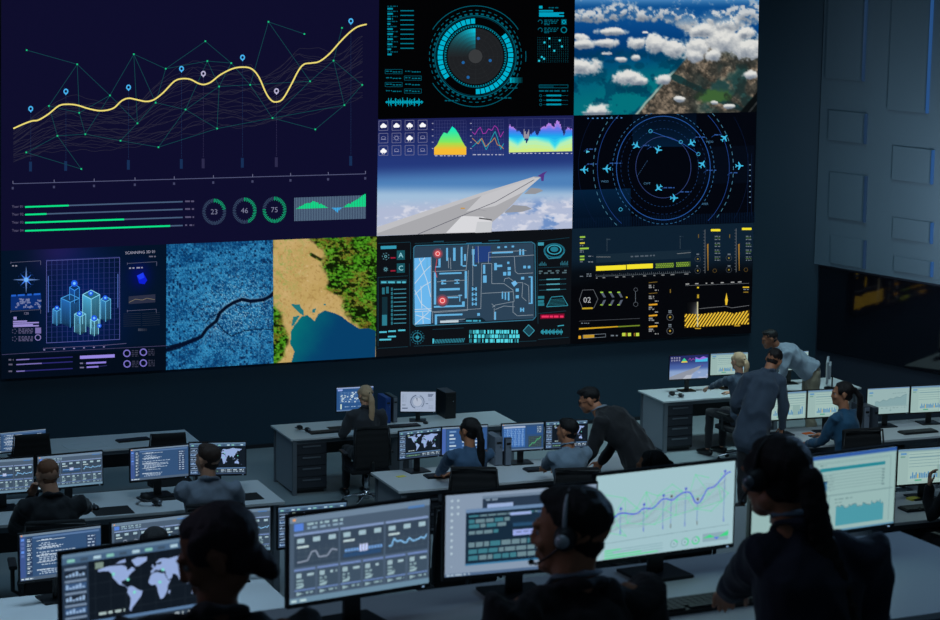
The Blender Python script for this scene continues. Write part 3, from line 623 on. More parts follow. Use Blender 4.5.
for pts in ([(274, 120), (276, 366), (496, 352), (500, 150), (545, 150), (545, 240), (600, 240), (640, 268), (645, 320), (560, 336), (548, 346)], [(280, 186), (430, 180), (440, 66)], [(285, 370), (436, 360), (440, 180)], [(500, 284), (640, 276)], [(560, 345), (545, 330)], [(556, 350), (556, 400)], [(600, 232), (604, 218), (622, 214), (650, 235), (684, 236)], [(684, 236), (680, 300), (700, 318)], [(560, 98), (700, 92)], [(530, 122), (646, 118), (650, 186), (662, 196), (730, 192)], [(648, 118), (735, 112)], [(640, 320), (640, 368), (660, 384), (730, 380)], [(350, 124), (352, 170)], [(360, 124), (362, 176)], [(300, 232), (432, 224)], [(560, 356), (600, 340), (648, 344)], [(300, 300), (410, 294)], [(690, 238), (710, 250), (712, 330)], [(460, 72), (460, 250)], [(484, 72), (486, 150)], [(530, 150), (532, 100), (560, 98)], [(280, 366), (280, 416)], [(340, 404), (440, 398)]): cv.line(pts, 2.2, wl, 3)
for a_ in ((306, 84, 316, 140), (306, 140, 316, 160), (292, 162, 316, 168), (341, 80, 349, 138), (372, 80, 383, 138), (406, 76, 414, 160), (414, 158, 430, 164), (421, 108, 430, 138), (252, 126, 260, 172), (240, 172, 262, 178), (286, 190, 296, 334), (310, 192, 410, 199), (424, 184, 434, 306), (312, 262, 402, 272), (320, 232, 328, 244), (318, 224, 341, 229), (318, 238, 341, 243), (378, 222, 400, 227), (378, 236, 400, 241), (388, 226, 392, 238), (286, 340, 424, 348), (412, 320, 424, 340), (396, 290, 412, 296), (400, 296, 404, 320), (342, 300, 396, 306), (290, 386, 300, 424), (290, 378, 414, 386), (456, 86, 468, 110), (458, 104, 466, 160), (466, 156, 478, 162), (506, 156, 516, 196), (506, 204, 522, 236), (546, 98, 640, 106), (570, 74, 582, 82), (602, 72, 613, 80), (634, 70, 645, 78), (668, 86, 676, 112), (682, 86, 690, 112), (556, 148, 568, 180), (568, 156, 592, 166), (614, 142, 624, 152), (616, 166, 630, 180), (616, 186, 630, 204), (596, 188, 610, 204), (686, 160, 698, 172), (706, 160, 718, 172), (676, 210, 690, 222), (652, 262, 666, 276), (652, 292, 666, 306), (590, 276, 596, 308), (603, 278, 609, 312), (617, 278, 624, 316), (720, 208, 728, 330), (710, 208, 726, 213), (710, 326, 726, 331), (556, 366, 564, 402), (480, 372, 492, 384), (672, 348, 678, 366), (684, 348, 690, 366), (674, 355, 688, 360), (456, 256, 462, 272), (472, 256, 478, 272), (458, 262, 476, 267), (456, 280, 462, 296), (472, 280, 478, 296), (458, 287, 476, 291), (456, 302, 462, 318), (472, 302, 478, 318), (458, 309, 476, 313), (456, 324, 462, 338), (472, 324, 478, 338), (458, 330, 476, 334)): R_(*a_, (100, 176, 222))
cv.poly([(632, 236), (650, 226), (660, 240), (645, 254)], lb, 3); R_(314, 406, 396, 416, (190, 206, 216), 3)
cv.poly([(412, 408), (430, 396), (500, 392), (516, 404), (516, 410)], (16, 34, 46), 4); cv.words(430, 403, 496, 7, tb, ly=5, seed=5)
for x, y, r in ((303, 106, 24), (324, 316, 28)):
    for k, c in ((1, (96, 70, 88)), (.72, (168, 72, 84)), (.5, (224, 70, 76))): cv.disc(x, y, r*k, c, 6+int((1-k)*6), n=20)
    cv.ring(x, y, r*.36, 3, (250, 200, 200), ly=10)
cv.line([(300, 130), (292, 180), (300, 212)], 3, (190, 70, 76), 4)
R_(48, 72, 118, 86, (52, 150, 176)); 
for y, t in ((114, 'A'), (172, 'C')):
    R_(120, y-22, 156, y+20, (24, 84, 96)); cv.text(t, 138, y+9, 24, (150, 214, 226), 4); R_(92, y+8, 114, y+14, (150, 30, 56)); cv.ring(70, y+4, 15 if t == 'A' else 9, 4, (70, 112, 126), ly=2, dash=14)
    cv.ring(70, y+4, 5, 3, (90, 150, 160), ly=3)
for pts in ([(36, 60), (180, 54)], [(182, 56), (182, 130)], [(36, 212), (170, 205)], [(36, 212), (36, 520)], [(34, 530), (170, 522)], [(176, 150), (178, 430), (180, 520)], [(750, 50), (892, 34)], [(748, 56), (752, 420)], [(752, 170), (890, 164)], [(750, 374), (878, 362)], [(752, 490), (890, 480)], [(200, 60), (430, 52)], [(196, 520), (745, 496)], [(280, 445), (420, 438)]): cv.line(pts, 2, (24, 62, 76), 2)
R_(46, 226, 164, 242, (26, 70, 84)); cv.words(50, 230, 160, 8, (80, 180, 200), ly=3, seed=21)
R_(54, 258, 66, 288, (40, 110, 126)); R_(72, 254, 84, 284, (40, 110, 126)); R_(54, 300, 78, 428, (18, 46, 56)); R_(54, 380, 76, 428, (44, 122, 140), 3)
for k in range(9): R_(94, 258+k*19, 102, 272+k*19, (40, 110, 126)); R_(106, 264+k*19, 162, 268+k*19, (60, 130, 148)); 
for x0, x1, y in ((42, 75, 454), (82, 116, 450), (126, 158, 446), (80, 116, 474), (42, 95, 488)): R_(x0, y, x1, y+7, (80, 190, 210))
cv.ring(212, 480, 30, 3, (30, 92, 110), ly=2, dash=30); cv.ring(212, 480, 20, 4, (34, 110, 130), ly=2); cv.disc(212, 480, 8, (50, 150, 170), 3); cv.line([(182, 480), (242, 480)], 2, (40, 110, 130), 3); cv.line([(212, 450), (212, 510)], 2, (40, 110, 130), 3)
for k in range(20): cv.line([(284+k*7, 508-k*.3), (290+k*7, 490-k*.3)], 3, (50, 140, 160), 2)
R_(280, 486, 286, 508, (80, 200, 220))
r_ = random.Random(5)
for j in range(3):
    x = 444
    while x < 664:
        w = r_.choice((4, 8, 12, 16)); R_(x, 448+j*20+(0), x+w, 464+j*20, r_.choice(((84, 214, 228), (84, 214, 228), (40, 120, 134))), 3); x += w+r_.choice((3, 5, 9))
cv.poly([(710, 422), (738, 450), (712, 478), (684, 450)], (24, 66, 80), 2); cv.line([(710, 424), (736, 450), (712, 476), (686, 450), (710, 424)], 3, (60, 150, 170), 3)
R_(752, 64-8, 778, 70, (60, 150, 170)); cv.ring(825, 92, 44, 8, (30, 104, 124), ly=2, ry=30); cv.ring(825, 88, 30, 6, (56, 160, 182), ly=3, ry=20); cv.disc(825, 86, 18, (34, 120, 140), 3, ry=12); cv.line([(782, 106), (800, 128), (850, 124), (870, 100)], 4, (44, 130, 150), 3)
for k in range(6): R_(756+k*6, 152-(k*5) % 12, 760+k*6, 160, (40, 100, 116)); R_(852+k*6, 146-(k*7) % 14, 856+k*6, 158, (40, 100, 116))
for k, y in enumerate((182, 192)): cv.words(756, y-k, 880, 6, (80, 104, 112), seed=k+61, sk=-.03, fill=.3)
for y in (222, 244, 268): cv.line([(756, y+2), (878, y-3)], 2, (40, 96, 110), 2); R_(790, y-3, 850, y+2, (80, 160, 176), 3)
R_(752, 296, 780, 308, (40, 120, 136)); R_(752, 314, 778, 326, (40, 120, 136)); R_(752, 328, 780, 340, (40, 120, 136)); cv.line([(790, 344), (812, 300), (862, 296), (886, 338), (790, 344)], 3, (50, 140, 160), 3)
for k in range(6): cv.line([(806-k*2, 312+k*6), (866+k*2, 308+k*6)], 2, (36, 106, 120), 2)
R_(762, 378, 870, 398, (120, 10, 44)); cv.words(768, 383, 866, 9, (236, 50, 96), ly=4, seed=12, fill=1.5)
for k in range(38): x = 764+k*2.6; a_ = 2+12*abs(math.sin(k*.5))*abs(math.sin(k*1.3)); cv.rect(x, 456-a_, x+2, 456+a_, (50, 160, 180), 2)
cv.line([(840, 430), (868, 426)], 4, (60, 160, 180), 2)
R_(430, 58, 500, 64, (40, 110, 150)); R_(284, 50, 330, 54, (30, 80, 100)); R_(530, 46, 580, 50, (30, 80, 100))
vscreen(cv, [K[n] for n in ('c2', 'd2', 'd3', 'c3')], 'dark screen with a teal floor plan and two red markers')

# scanning screen with glowing city blocks (4.43 from 0,240)
sc4 = 753/170; cv = zc(0, 240, sc4); qs = quadrel(['a2', 'x2', 'x3', 'a3'], 0, 240, sc4)
W, H = 60, 50; v = np.linspace(0, 1, H)[:, None]+np.zeros((1, W)); u = np.linspace(0, 1, W)[None, :]+np.zeros((H, 1))
g = mixc((3, 18, 38), (34, 26, 78), np.exp(-((u-.36)/.16)**2-((v-.02)/.16)**2)); g = mixc(g, (6, 30, 92), np.exp(-((u-.5)/.22)**2-((v-.45)/.4)**2)); g = mixc(g, (6, 12, 110), np.exp(-((u-.84)/.06)**2-((v-.24)/.10)**2)*.8)
g = mixc(g, (3, 12, 26), sst(.78, .84, v)); cv.grid(0, 0, 1, 1, g, 0, quad=qs)
gx0, gx1, gy0, gy1 = 206, 530, 88, 455
for i in range(15): x = gx0+(gx1-gx0)*i/14; cv.line([(x, gy0-(x-206)*.035), (x, gy1-(x-206)*.05)], 1.8, (48, 60, 124), 1)
for j in range(17): y = gy0+(gy1-gy0)*j/16; cv.line([(gx0, y), (gx1, y-14)], 1.5, (36, 46, 108), 1)
cv.line([(206, 92), (530, 78), (530, 440), (206, 456), (206, 92)], 2, (92, 96, 168), 2); cv.line([(214, 160), (214, 320)], 3, (80, 110, 190), 2); cv.line([(522, 150), (522, 300)], 3, (80, 110, 190), 2)
def tower(x0, x1, yt, yb, d, c, e):
    xm = (x0+x1)/2
    cv.grid(0, 0, 1, 1, mixc(c, tuple(np.array(c)*.45), np.linspace(0, 1, 6)[:, None]+np.zeros((1, 4))), 3, quad=[(x0, yt), (xm, yt+d), (xm, yb), (x0, yb-d)])
    cv.grid(0, 0, 1, 1, mixc(tuple(np.array(c)*.7), tuple(np.array(c)*.35), np.linspace(0, 1, 6)[:, None]+np.zeros((1, 4))), 3, quad=[(xm, yt+d), (x1, yt), (x1, yb-d), (xm, yb)])
    cv.poly([(x0, yt), (xm, yt-d), (x1, yt), (xm, yt+d)], tuple(np.array(c)*.6), 4); cv.line([(x0, yt), (xm, yt-d), (x1, yt), (xm, yt+d), (x0, yt)], 3, e, 5)
    for x in (x0, xm, x1): cv.line([(x, yt+(d if x == xm else 0)), (x, yb-(0 if x == xm else d))], 2.4, e, 5)
    for k in range(1, 6):
        for a_, b_ in ((x0, xm), (xm, x1)): X = a_+(b_-a_)*k/6; cv.line([(X, yt+d), (X, yb-d)], 1, tuple(np.array(e)*.6), 4)
tower(308, 352, 210, 280, 14, (20, 80, 170), (60, 150, 240)); tower(270, 352, 258, 388, 18, (36, 104, 180), (70, 160, 230)); tower(446, 490, 262, 362, 12, (50, 130, 190), (100, 190, 236)); tower(234, 270, 306, 380, 10, (50, 130, 200), (90, 180, 240))
tower(366, 442, 242, 392, 20, (70, 170, 215), (140, 220, 250)); tower(330, 380, 328, 420, 12, (70, 150, 190), (130, 215, 245)); tower(400, 436, 352, 426, 9, (70, 170, 220), (140, 225, 250))
for x, y, r in ((329, 192, 9), (466, 256, 7), (352, 326, 7), (417, 346, 8), (252, 300, 6), (402, 236, 7), (440, 380, 6)): cv.disc(x, y, r*1.6, (30, 90, 230), 6); cv.disc(x, y, r*.7, (120, 200, 255), 7)
for a_, l_ in ((0, 60), (90, 60), (45, 34), (135, 34)):
    c_, s_ = math.cos(math.radians(a_)), math.sin(math.radians(a_)); cv.poly([(116-c_*l_, 176-s_*l_), (116-s_*5, 176+c_*5), (116+c_*l_, 176+s_*l_), (116+s_*5, 176-c_*5)], (60, 120, 230) if l_ < 50 else (96, 130, 190), 2)
cv.ring(116, 176, 36, 1.6, (24, 52, 120), dash=30, ly=1); cv.disc(116, 176, 10, (110, 180, 255), 3)
cv.poly([(48, 246), (182, 238), (182, 304), (48, 312)], (10, 44, 110), 1); cv.words(50, 243, 180, 8, (36, 96, 200), seed=3, sk=-.06)
for k in range(40): x, y = r_.uniform(54, 174), r_.uniform(258, 296); cv.rect(x, y, x+r_.uniform(4, 14), y+r_.uniform(3, 9), (110, 120, 160), 2)
for x0, y0, x1, y1 in ((48, 96, 180, 106), (564, 100, 694, 112), (48, 312, 180, 304), (564, 310, 692, 302)): cv.line([(x0, y0+4), (x1, y0-4)], 1.6, (90, 92, 120), 2); cv.line([(x0, y0), (x0, y0+10)], 2, (90, 92, 120), 2); cv.line([(x1, y0-4), (x1, y0+14)], 2, (90, 92, 120), 2)
cv.words(54, 112, 76, 5, (150, 150, 170), seed=4); cv.words(572, 122, 632, 6, (150, 150, 170), seed=5, sk=-.05); cv.text('SCANNING 3D 01', 622, 60, 13, (160, 160, 182), 3, -.05); cv.words(660, 70, 690, 6, (100, 100, 120), seed=8)
cv.poly([(606, 158), (634, 144), (652, 178), (640, 196), (616, 192)], (14, 30, 210), 3); cv.poly([(606, 158), (634, 144), (640, 166), (618, 176)], (30, 60, 240), 4)
cv.poly([(570, 250), (688, 240), (688, 276), (570, 284)], (42, 46, 66), 1); cv.line([(572, 276), (600, 262), (630, 266), (650, 258), (686, 264)], 2, (130, 120, 100), 2)
cv.text('120', 116, 330, 12, (120, 120, 150), 2); cv.rect(60, 340, 74, 352, (150, 140, 200), 2)
for y, e in ((358, 120), (366, 172), (374, 146), (380, 172)): cv.rect(58, y, e, y+6, (150, 138, 206), 2, -.03)
for y in (404, 438):
    cv.ring(64, y, 10, 4, (70, 70, 100), ly=2, dash=10)
    for k in range(4): cv.words(82, y-12+k*6, 146, 4, (84, 82, 116), seed=y+k)
cv.rect(156, 388, 182, 414, (120, 110, 170), 2); cv.ring(168, 432, 12, 4, (130, 120, 180), ly=2)
for k in range(7): cv.line([(546, 328+k*9), (624, 325+k*9)], 1.8, (34, 42, 58), 2); cv.line([(630, 325+k*9), (708, 321+k*9)], 1.8, (34, 42, 58), 2)
for k in range(5): cv.rect(612+k*8, 392, 619+k*8, 403, (60-k*8, 66-k*8, 82-k*8), 2)
cv.line([(190, 480), (440, 468), (560, 458)], 1.8, (96, 90, 130), 2)
for k in range(7): cv.rect(192+k*44, 484-k*2.2, 200+k*44, 489-k*2.2, (130, 124, 170), 2)
cv.line([(8, 508), (200, 496), (740, 468)], 2, (70, 66, 104), 2)
for y, e in ((531, 130), (552, 185), (582, 110)): cv.line([(72, y), (322, y-13)], 5, (42, 40, 110), 2); cv.line([(72, y), (e, y-(e-72)*.052)], 5, (120, 110, 180), 3); cv.words(38, y-4, 60, 7, (90, 88, 110), seed=y)
cv.rect(354, 513, 508, 527, (150, 136, 226), 2, -.045); cv.rect(382, 542, 470, 550, (138, 124, 216), 2, -.05); cv.rect(384, 560, 436, 567, (138, 124, 216), 2, -.05); cv.line([(436, 560), (474, 556)], 4, (40, 40, 90), 2)
cv.words(354, 543, 376, 6, (110, 108, 140), seed=2); cv.words(354, 562, 372, 6, (110, 108, 140), seed=3)
for x, y in ((562, 502), (635, 497), (563, 549), (635, 545)):
    cv.ring(x, y, 14, 5, (120, 112, 196), ly=2)
    for k in range(4): cv.words(x+22, y-14+k*8, x+50, 4, (56, 58, 78), seed=x+k+y)
vscreen(cv, [K[n] for n in ('a2', 'x2', 'x3', 'a3')], 'lower left screen scanning a glowing blue cluster of city towers')

# blue city map (4.372 from 165,235)
sc5 = 940/215; cv = zc(165, 235, sc5); W, H = 150, 165
U = np.linspace(8, 472, W)[None, :]+np.zeros((H, 1)); V = np.linspace(40, 585, H)[:, None]+np.zeros((1, W))
r1 = np.random.RandomState(3)
def cells(W, H, n, m, seed): g_ = np.random.RandomState(seed).rand(m, n); return g_[(np.arange(H)*m//H)[:, None], (np.arange(W)*n//W)[None, :]]
b = vnoise(W, H, 8, 9, 21, 4, .6); c1 = cells(W, H, 50, 54, 1); c2 = cells(W, H, 75, 82, 2); c3 = cells(W, H, 24, 26, 3); rn = r1.rand(H, W)
urb = np.exp(-((U-330)/170)**2-((V-330)/150)**2)
col = mixc((6, 62, 112), (44, 132, 182), sst(.25, .75, b*.55+c3*.15+c2*.3)); col = mixc(col, (86, 160, 200), (urb*.6+.1)*sst(.35, .9, c2*.5+rn*.5)); col = mixc(col, (4, 30, 70), sst(.84, .9, c1)*sst(.3, .7, b+rn*.3)*.9*(1-urb*.5)); col = mixc(col, (150, 205, 226), sst(.86, .97, rn)*(.15+.8*urb)); col = mixc(col, (6, 40, 80), sst(.2, .02, rn)*.85)
col = mixc(col, (70, 150, 190), ((np.abs((U % 116)-60) < 2) | (np.abs((V % 118)-30) < 2))*.35)
def dist(pl):
    d = np.full(U.shape, 1e9)
    for (x0, y0), (x1, y1) in zip(pl[:-1], pl[1:]):
        t = np.clip(((U-x0)*(x1-x0)+(V-y0)*(y1-y0))/((x1-x0)**2+(y1-y0)**2), 0, 1); d = np.minimum(d, np.hypot(U-x0-t*(x1-x0), V-y0-t*(y1-y0)))
    return d
riv = dist([(0, 500), (60, 482), (110, 466), (160, 450), (185, 415), (225, 385), (240, 350), (270, 325), (300, 308), (335, 296), (375, 306), (430, 303), (460, 288), (475, 272)])
col = mixc(col, (150, 190, 215), sst(18, 8, riv)*.5*urb); col = mixc(col, (4, 14, 36), sst(9.5, 6, riv))
for pl, w in (([(0, 486), (90, 470), (160, 446)], 4), ([(0, 508), (60, 494), (150, 460)], 4), ([(225, 390), (260, 430), (290, 455), (340, 436), (400, 430), (475, 436)], 3), ([(300, 312), (340, 330), (370, 322), (380, 306)], 3), ([(180, 390), (200, 366), (235, 352)], 3)): col = mixc(col, (4, 18, 46), sst(w, w-2, dist(pl)))
for k in range(7): col = mixc(col, (190, 215, 228), sst(2.2, 1, dist([(222, 412), (150+k*26, 482)]))*.22)
cv.grid(0, 0, 1, 1, col, 0, quad=quadrel(['x2', 'y2', 'y3', 'x3'], 165, 235, sc5))
vscreen(cv, [K[n] for n in ('x2', 'y2', 'y3', 'x3')], 'screen with a blue city map crossed by a dark river', dmat2)

# satellite picture of a bay
cv = zc(165, 235, sc5); W, H = 145, 165
U = np.linspace(474, 925, W)[None, :]+np.zeros((H, 1)); V = np.linspace(15, 550, H)[:, None]+np.zeros((1, W))
b = vnoise(W, H, 8, 9, 31, 5, .6); b2 = vnoise(W, H, 26, 30, 32, 4, .7); b3 = vnoise(W, H, 60, 66, 33, 2, .7); rn = r1.rand(H, W)
col = mixc((182, 152, 86), (206, 174, 120), b); col = mixc(col, (120, 152, 66), .85*sst(.42, .6, b2)*sst(.3, .8, b3)*sst(720, 520, U+.25*V)*.8); col = mixc(col, (222, 196, 160), sst(.7, .95, b3)*.5); col = mixc(col, (150, 116, 64), sst(.4, .2, b3)*.45)
edge = interp([(0, 0)], 0) if False else None
er = np.interp(V, [0, 40, 90, 140, 200, 240, 270, 300, 340, 380, 430, 560], [640, 660, 690, 690, 705, 690, 760, 780, 790, 810, 860, 960])
mt = sst(-16, 16, U-er+70*(b-.5)); mt = np.maximum(mt, sst(14, -10, U-np.interp(V, [300, 330, 400, 450, 520, 560], [466, 500, 520, 536, 520, 480])+30*(b-.5)))
ridge = (1-np.abs(2*b2-1))*.5+b3*.5
rd = vnoise(W, H, 13, 30, 44, 3, .7); ridge = (1-np.abs(2*rd-1)*1.6)*.6+b3*.5; mc = mixc((20, 40, 6), (70, 146, 26), sst(.3, .8, ridge)); mc = mixc(mc, (128, 104, 38), sst(.40, .58, vnoise(W, H, 7, 16, 46, 4))*sst(.2, .6, rn*.5+.5*b2)*.85); mc = mixc(mc, (12, 22, 4), sst(.5, .34, rd+.35*(b3-.5))*.92); mc = mixc(mc, (12, 22, 4), sst(.8, 1, rn)*.35); mc = mixc(mc, (120, 168, 60), sst(.75, .95, ridge)*.5)
col = mixc(col, mc, mt)
col = mixc(col, mc, sst(10, 4, dist([(640, 85), (680, 110)]))*.9)
sea = [(548, 570), (566, 505), (548, 470), (552, 415), (568, 388), (600, 352), (625, 350), (655, 376), (672, 346), (700, 332), (740, 346), (770, 360), (800, 385), (850, 420), (890, 420), (925, 436), (925, 570)]
def inside(pl):
    ins = np.zeros(U.shape, bool); n_ = len(pl)
    for i in range(n_):
        (x0, y0), (x1, y1) = pl[i], pl[(i+1) % n_]; c_ = ((y0 > V) != (y1 > V)) & (U < (x1-x0)*(V-y0)/(y1-y0+1e-9)+x0); ins ^= c_
    return ins
se = mixc((4, 112, 116), (6, 62, 104), sst(560, 800, U+.5*(V-350)+60*(b-.5)))
ns = inside(sea); col = mixc(col, se, ns*1.)
for pl in ([(552, 298), (590, 300), (596, 318), (608, 328), (606, 350), (590, 340), (572, 322)], [(562, 352), (590, 350), (566, 388), (552, 396)], [(646, 326), (662, 320), (656, 340), (644, 338)], [(695, 304), (706, 304), (704, 312), (696, 310)]): col = mixc(col, (30, 116, 122), inside(pl)*1.)
cv.grid(0, 0, 1, 1, col, 0, quad=quadrel(['y2', 'c2', 'c3', 'y3'], 165, 235, sc5))
vscreen(cv, [K[n] for n in ('y2', 'c2', 'c3', 'y3')], 'screen with a satellite picture of a teal bay and green hills', dmat2)
# ------------------------------------------------------------------ monitor pictures (100 x 57 units)
def mcv(): return Canvas(lambda x, y, ly: Vector((x/100-.5, -ly*.0009, -y/57)), .0009)
mon_mat = display_mat('monitor_display', .3, .3, 'FRONT')
CONT = [(-168, 65), (-140, 70), (-125, 70), (-95, 68), (-82, 62), (-80, 52), (-65, 60), (-56, 52), (-66, 46), (-74, 40), (-81, 30), (-80, 25), (-84, 30), (-97, 27), (-97, 20), (-90, 16), (-83, 9), (-79, 8), (-86, 13), (-105, 20), (-115, 31), (-124, 40), (-125, 49), (-135, 58), (-152, 60), (-165, 60)]
SAM = [(-79, 9), (-70, 12), (-60, 8), (-50, 0), (-35, -6), (-39, -18), (-48, -27), (-58, -37), (-66, -45), (-70, -54), (-75, -48), (-71, -30), (-71, -18), (-80, -5)]
AFR = [(-17, 15), (-10, 30), (-5, 35), (10, 37), (22, 32), (32, 31), (36, 22), (43, 11), (51, 11), (42, -2), (40, -15), (35, -24), (28, -33), (19, -34), (13, -18), (9, -2), (5, 5), (-8, 5), (-14, 10)]
EUR = [(-9, 37), (-9, 43), (-2, 44), (-4, 48), (5, 52), (9, 57), (20, 55), (25, 60), (18, 62), (6, 59), (8, 64), (18, 70), (30, 70), (45, 67), (70, 70), (100, 77), (130, 72), (170, 69), (178, 65), (162, 60), (155, 52), (142, 58), (138, 52), (130, 43), (126, 36), (120, 38), (122, 30), (112, 21), (108, 20), (109, 12), (104, 9), (100, 13), (103, 2), (98, 10), (92, 22), (80, 14), (77, 8), (72, 20), (65, 25), (57, 26), (55, 17), (44, 12), (36, 28), (36, 36), (27, 37), (24, 40), (18, 43), (15, 40), (8, 44), (3, 42), (-2, 37)]
AUS = [(114, -22), (122, -18), (131, -12), (141, -12), (146, -19), (153, -28), (149, -37), (138, -35), (128, -32), (115, -34)]
GRN = [(-55, 60), (-45, 60), (-22, 70), (-20, 80), (-50, 82), (-68, 77)]
ISL = [[(95, 5), (105, -5), (104, -6), (96, 3)], [(110, 2), (118, 5), (117, -3), (111, -3)], [(131, -2), (147, -6), (148, -9), (134, -6)], [(131, 32), (140, 36), (142, 43), (139, 38), (133, 34)], [(-6, 50), (0, 51), (-2, 58), (-6, 56)], [(44, -16), (50, -15), (47, -25), (43, -22)], [(167, -46), (178, -38), (174, -42)], [(-115, 74), (-85, 74), (-85, 82), (-100, 80)]]
def tri(pts):
    from mathutils.geometry import tessellate_polygon
    return tessellate_polygon([[Vector((x, y, 0)) for x, y in pts]])
def worldmap(c, x0, y0, x1, y1, col, ly=2):
    g = lambda lo_, la: (x0+(lo_+170)/350*(x1-x0), y1-(la+56)/140*(y1-y0))
    for pl in [CONT, SAM, AFR, EUR, AUS, GRN]+ISL:
        pts = [g(*p) for p in pl]
        for t in tri(pts): c.poly([pts[i] for i in t], col, ly)
def pic_map():
    c = mcv(); c.rect(0, 0, 100, 57, (16, 24, 34), 0); c.rect(0, 0, 100, 6.5, (70, 98, 128), 1); c.rect(0, 0, 100, 2.2, (96, 124, 150), 2)
    for k in range(12): c.rect(3+k*8, 3.4, 7.6+k*8, 5.4, [(130, 190, 180), (60, 80, 100), (170, 200, 215)][k % 3], 2)
    c.rect(0, 6.5, 16, 57, (38, 54, 74), 1)
    for k in range(6):
        y = 9+k*8; c.rect(1.5, y, 14.5, y+1.4, (120, 140, 165), 2); c.rect(1.5, y+2.4, 14.5, y+6.2, (58, 88, 128) if k % 2 else (26, 36, 50), 2)
        for j in range(6): c.rect(2+j*2, y+5.8-1.2-((j*5+k*3) % 4)*.6, 3.4+j*2, y+5.8, (150, 180, 215), 3)
    for k in range(9): c.rect(20+k*9.4, 6.5, 20.2+k*9.4, 45, (34, 44, 54), 1)
    for k in range(4): c.rect(16, 12+k*9.4, 100, 12.25+k*9.4, (34, 44, 54), 1)
    c.rect(20, 8, 25, 12, (120, 140, 130), 2)
    worldmap(c, 21, 8, 94, 44, (146, 168, 214), 2)
    for x, y in ((40, 22), (62, 19), (60, 27), (44, 31), (86, 24), (31, 17)): c.disc(x, y, 1, (120, 220, 200), 4, n=8)
    c.words(22, 41, 38, 1.6, (170, 190, 190), seed=1); c.rect(16, 45.5, 100, 47.5, (88, 120, 158), 1); c.rect(16, 47.5, 100, 57, (46, 60, 76), 1)
    for k in range(4): c.words(56+k*11, 49, 64+k*11, 1.6, (190, 205, 215), seed=k+5); c.words(56+k*11, 52, 64+k*11, 1.6, (150, 170, 190), seed=k+9)
    c.words(18, 51, 50, 1.5, (120, 170, 120), seed=4); c.rect(0, 56, 100, 57, (60, 80, 110), 3)
    return c
def pic_code():
    c = mcv(); c.rect(0, 0, 100, 57, (50, 62, 82), 0); c.rect(0, 0, 100, 2.6, (112, 132, 152), 1); c.rect(1, .6, 3, 2, (240, 150, 90), 2); c.rect(0, 2.6, 6.5, 57, (60, 84, 140), 1)
    for k in range(5): c.rect(1.2, 5+k*5, 5, 8+k*5, (96, 142, 226) if k in (0, 3) else (86, 110, 170), 2)
    c.rect(6.5, 2.6, 100, 53, (50, 80, 118), 1); c.rect(8, 4, 15, 52, (40, 60, 92), 2)
    for k in range(8): c.words(8.6, 6+k*5.6, 14.2, 1.3, (150, 170, 190), ly=3, seed=k); c.words(8.6, 8.2+k*5.6, 13, 1.3, (190, 205, 215), ly=3, seed=k+30)
    c.rect(15.5, 4, 98, 6.2, (88, 118, 160), 2)
    r = random.Random(3)
    for k in range(20):
        y = 8+k*2.2
        if r.random() < .85: c.words(20+r.choice((0, 3, 6)), y, r.uniform(34, 74), 1.1, (176, 194, 214), ly=3, seed=k+50)
    for k in range(5): c.rect(20, 9+k*9, r.uniform(30, 60), 9.5+k*9, (214, 226, 236), 4)
    c.rect(82, 9, 94, 46, (44, 66, 100), 3)
    for k in range(9): c.words(83.5, 10+k*4, 92.5, 1.7, (160, 180, 205), ly=4, seed=k+90)
    c.rect(0, 53, 100, 57, (78, 96, 118), 1); c.words(1, 54.4, 16, 1.4, (200, 215, 226), seed=6)
    return c
